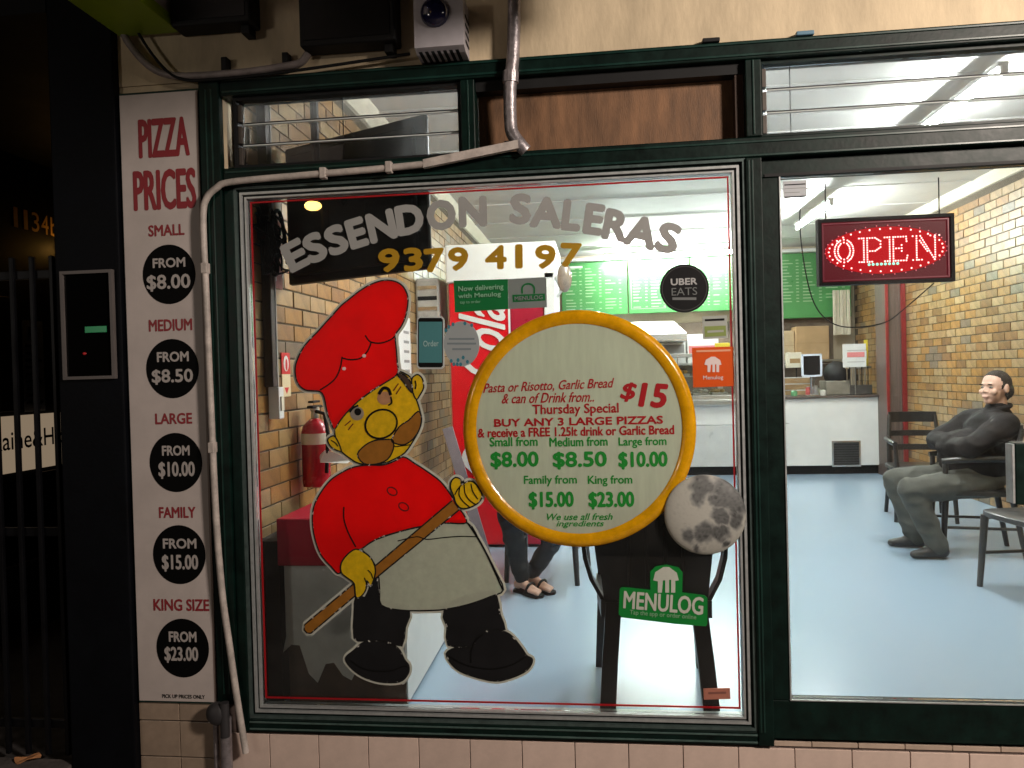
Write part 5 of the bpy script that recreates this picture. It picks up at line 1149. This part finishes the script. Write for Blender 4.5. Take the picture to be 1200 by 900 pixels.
# street lamp over the road: gives the warm reflection in the top of the window
slp = thing('street_lamp', 'warm lit street lamp on a pole across the road, mirrored in the window', 'street lamp', (-5.3, -11.3, -.12))
MB().tube([(-5.3, -11.7, -.12), (-5.3, -11.7, 4.75), (-5.3, -11.6, 4.93), (-5.3, -11.2, 4.93)], [.07, .05, .04, .03], 10).build('pole', blackm, slp, smooth=True)
MB().ell((-5.3, -11.2, 4.82), (.16, .16, .09)).build('lamp_head', mat('street_bulb', (.9, .6, .3), .4, var=0, emit=(1, .6, .15), es=60), slp, smooth=True)

# unseen panel added above the view; it shades the left end of the fascia
shp_ = thing('added_shade_panel', 'unseen dark panel added above the shop to shade the left fascia', 'sign', (.3, -1.0, 2.88))
MB().box(.27, .33, -1.45, -.48, 2.88, 3.75, b=.01).build('panel', blackm, shp_)
for y in (-1.3, -.65): MB().tube([(.3, y, 3.75), (.3, y, 4.3)], .01, 6).build('hanger', steel, shp_)

# ------------------------------------------------------------------ more kitchen things behind the counter
hd_ = thing('range_hood', 'stainless range hood under the menu boards behind the display case', 'range hood', (.6, 7.7, 1.95))
MB().loft([[Vector(p) for p in ((-.1, 7.45, z), (1.15, 7.45, z), (1.15, 8.1, z), (-.1, 8.1, z))] for z in (1.92, 2.02)]+[[Vector(p) for p in ((.05, 7.65, 2.2), (1.0, 7.65, 2.2), (1.0, 8.1, 2.2), (.05, 8.1, 2.2))]]).build('canopy', steel, hd_)
MB().box(-.1, 1.15, 7.43, 7.449, 1.92, 1.95, b=.003).build('lip', silver, hd_)
tl = thing('cash_register', 'grey cash register on the counter left of the tablet', 'cash register', (2.0, 7.0, 1.186))
MB().box(1.88, 2.16, 6.92, 7.2, 1.186, 1.27, b=.008).build('drawer', mat('till_grey', (.22, .22, .21), .45, var=.1), tl)
MB().loft([[Vector(p) for p in ((1.90, 6.96, 1.271), (2.14, 6.96, 1.271), (2.14, 7.18, 1.271), (1.90, 7.18, 1.271))], [Vector(p) for p in ((1.90, 7.05, 1.38), (2.14, 7.05, 1.38), (2.14, 7.18, 1.40), (1.90, 7.18, 1.40))]]).build('keyboard_housing', blackm, tl)
MB().box(1.95, 2.10, 7.10, 7.12, 1.40, 1.50, b=.004).build('screen', black, tl)
random.seed(31)
PB = ['lowest', 'second lowest', 'third', 'fourth', 'fifth', 'topmost']
for k in range(6):
    t = thing('pizza_box', '%s cardboard pizza box of the stack on the back bench behind the till' % PB[k], 'pizza box', (2.62, 7.96, 1.151+.042*k), 'stacked pizza boxes')
    Mx = Matrix.Translation((2.62, 7.96, 1.151+.042*k)) @ Matrix.Rotation(random.uniform(-.08, .08), 4, 'Z')
    MB().box(-.17, .17, -.17, .17, .001, .028, M=Mx, b=.002).build('tray', card, t); MB().box(-.172, .172, -.172, .172, .0285, .040, M=Mx, b=.002).build('lid', white if k % 2 else card, t)
rl = thing('utensil_rail', 'steel rail under the back shelf with hanging kitchen tools', 'rail', (2.5, 7.84, 1.58))
MB().tube([(1.3, 7.84, 1.575), (3.2, 7.84, 1.575)], .006, 8).build('rail', steel, rl)
for k in range(9):
    x = 1.42+k*.2; h = random.uniform(.14, .26)
    t = thing(['ladle', 'spatula', 'whisk'][k % 3], 'steel %s hanging %s on the rail under the back shelf' % (['ladle', 'spatula', 'whisk'][k % 3], ['first from the display case', 'second from the display case', 'third from the display case', 'fourth from the display case', 'in the middle', 'fourth from the pier', 'third from the pier', 'second from the pier', 'nearest the pier'][k]), ['ladle', 'spatula', 'whisk'][k % 3], (x, 7.83, 1.57), 'kitchen tools on the rail')
    MB().tube([(x, 7.832, 1.572), (x, 7.825, 1.57-h)], .006, 6).build('handle', steel if k % 2 else blackm, t)
    mb = MB()
    if k % 3 == 0: mb.ell((x, 7.82, 1.55-h), (.04, .03, .03), n=10, h=6)
    elif k % 3 == 1: mb.box(x-.035, x+.035, 7.822, 7.828, 1.47-h, 1.57-h, b=.002)
    else: mb.ell((x, 7.825, 1.53-h), (.026, .026, .05), n=10, h=6)
    mb.build('head', steel, t)
for k, (x, c_, h) in enumerate(((.15, (.7, .1, .06), .24), (.32, (.75, .6, .1), .22), (1.72, (.15, .35, .12), .26), (1.85, (.7, .68, .6), .2), (2.02, (.5, .2, .08), .25), (2.2, (.65, .1, .1), .18))):
    nmz = ['red sauce bottle at the fridge end of the back shelf', 'yellow oil bottle at the fridge end of the back shelf', 'green bottle beside the cartons on the back shelf', 'white bottle in the middle of the back shelf', 'brown bottle in the middle of the back shelf', 'short red bottle beside the cardboard boxes on the back shelf'][k]
    t = thing('bottle', nmz, 'bottle', (x, 7.95, 1.631), 'bottles on the back shelf')
    MB().lathe([(.036, 0), (.04, .01), (.04, h*.6), (.016, h*.8), (.014, h*.9)], Matrix.Translation((x, 7.95, 1.631)), 12).build('body', mat('bottle_%d' % k, c_, .3, var=.1), t, smooth=True)
    MB().lathe([(.017, h*.9), (.017, h)], Matrix.Translation((x, 7.95, 1.632)), 10).build('cap', blackm, t)
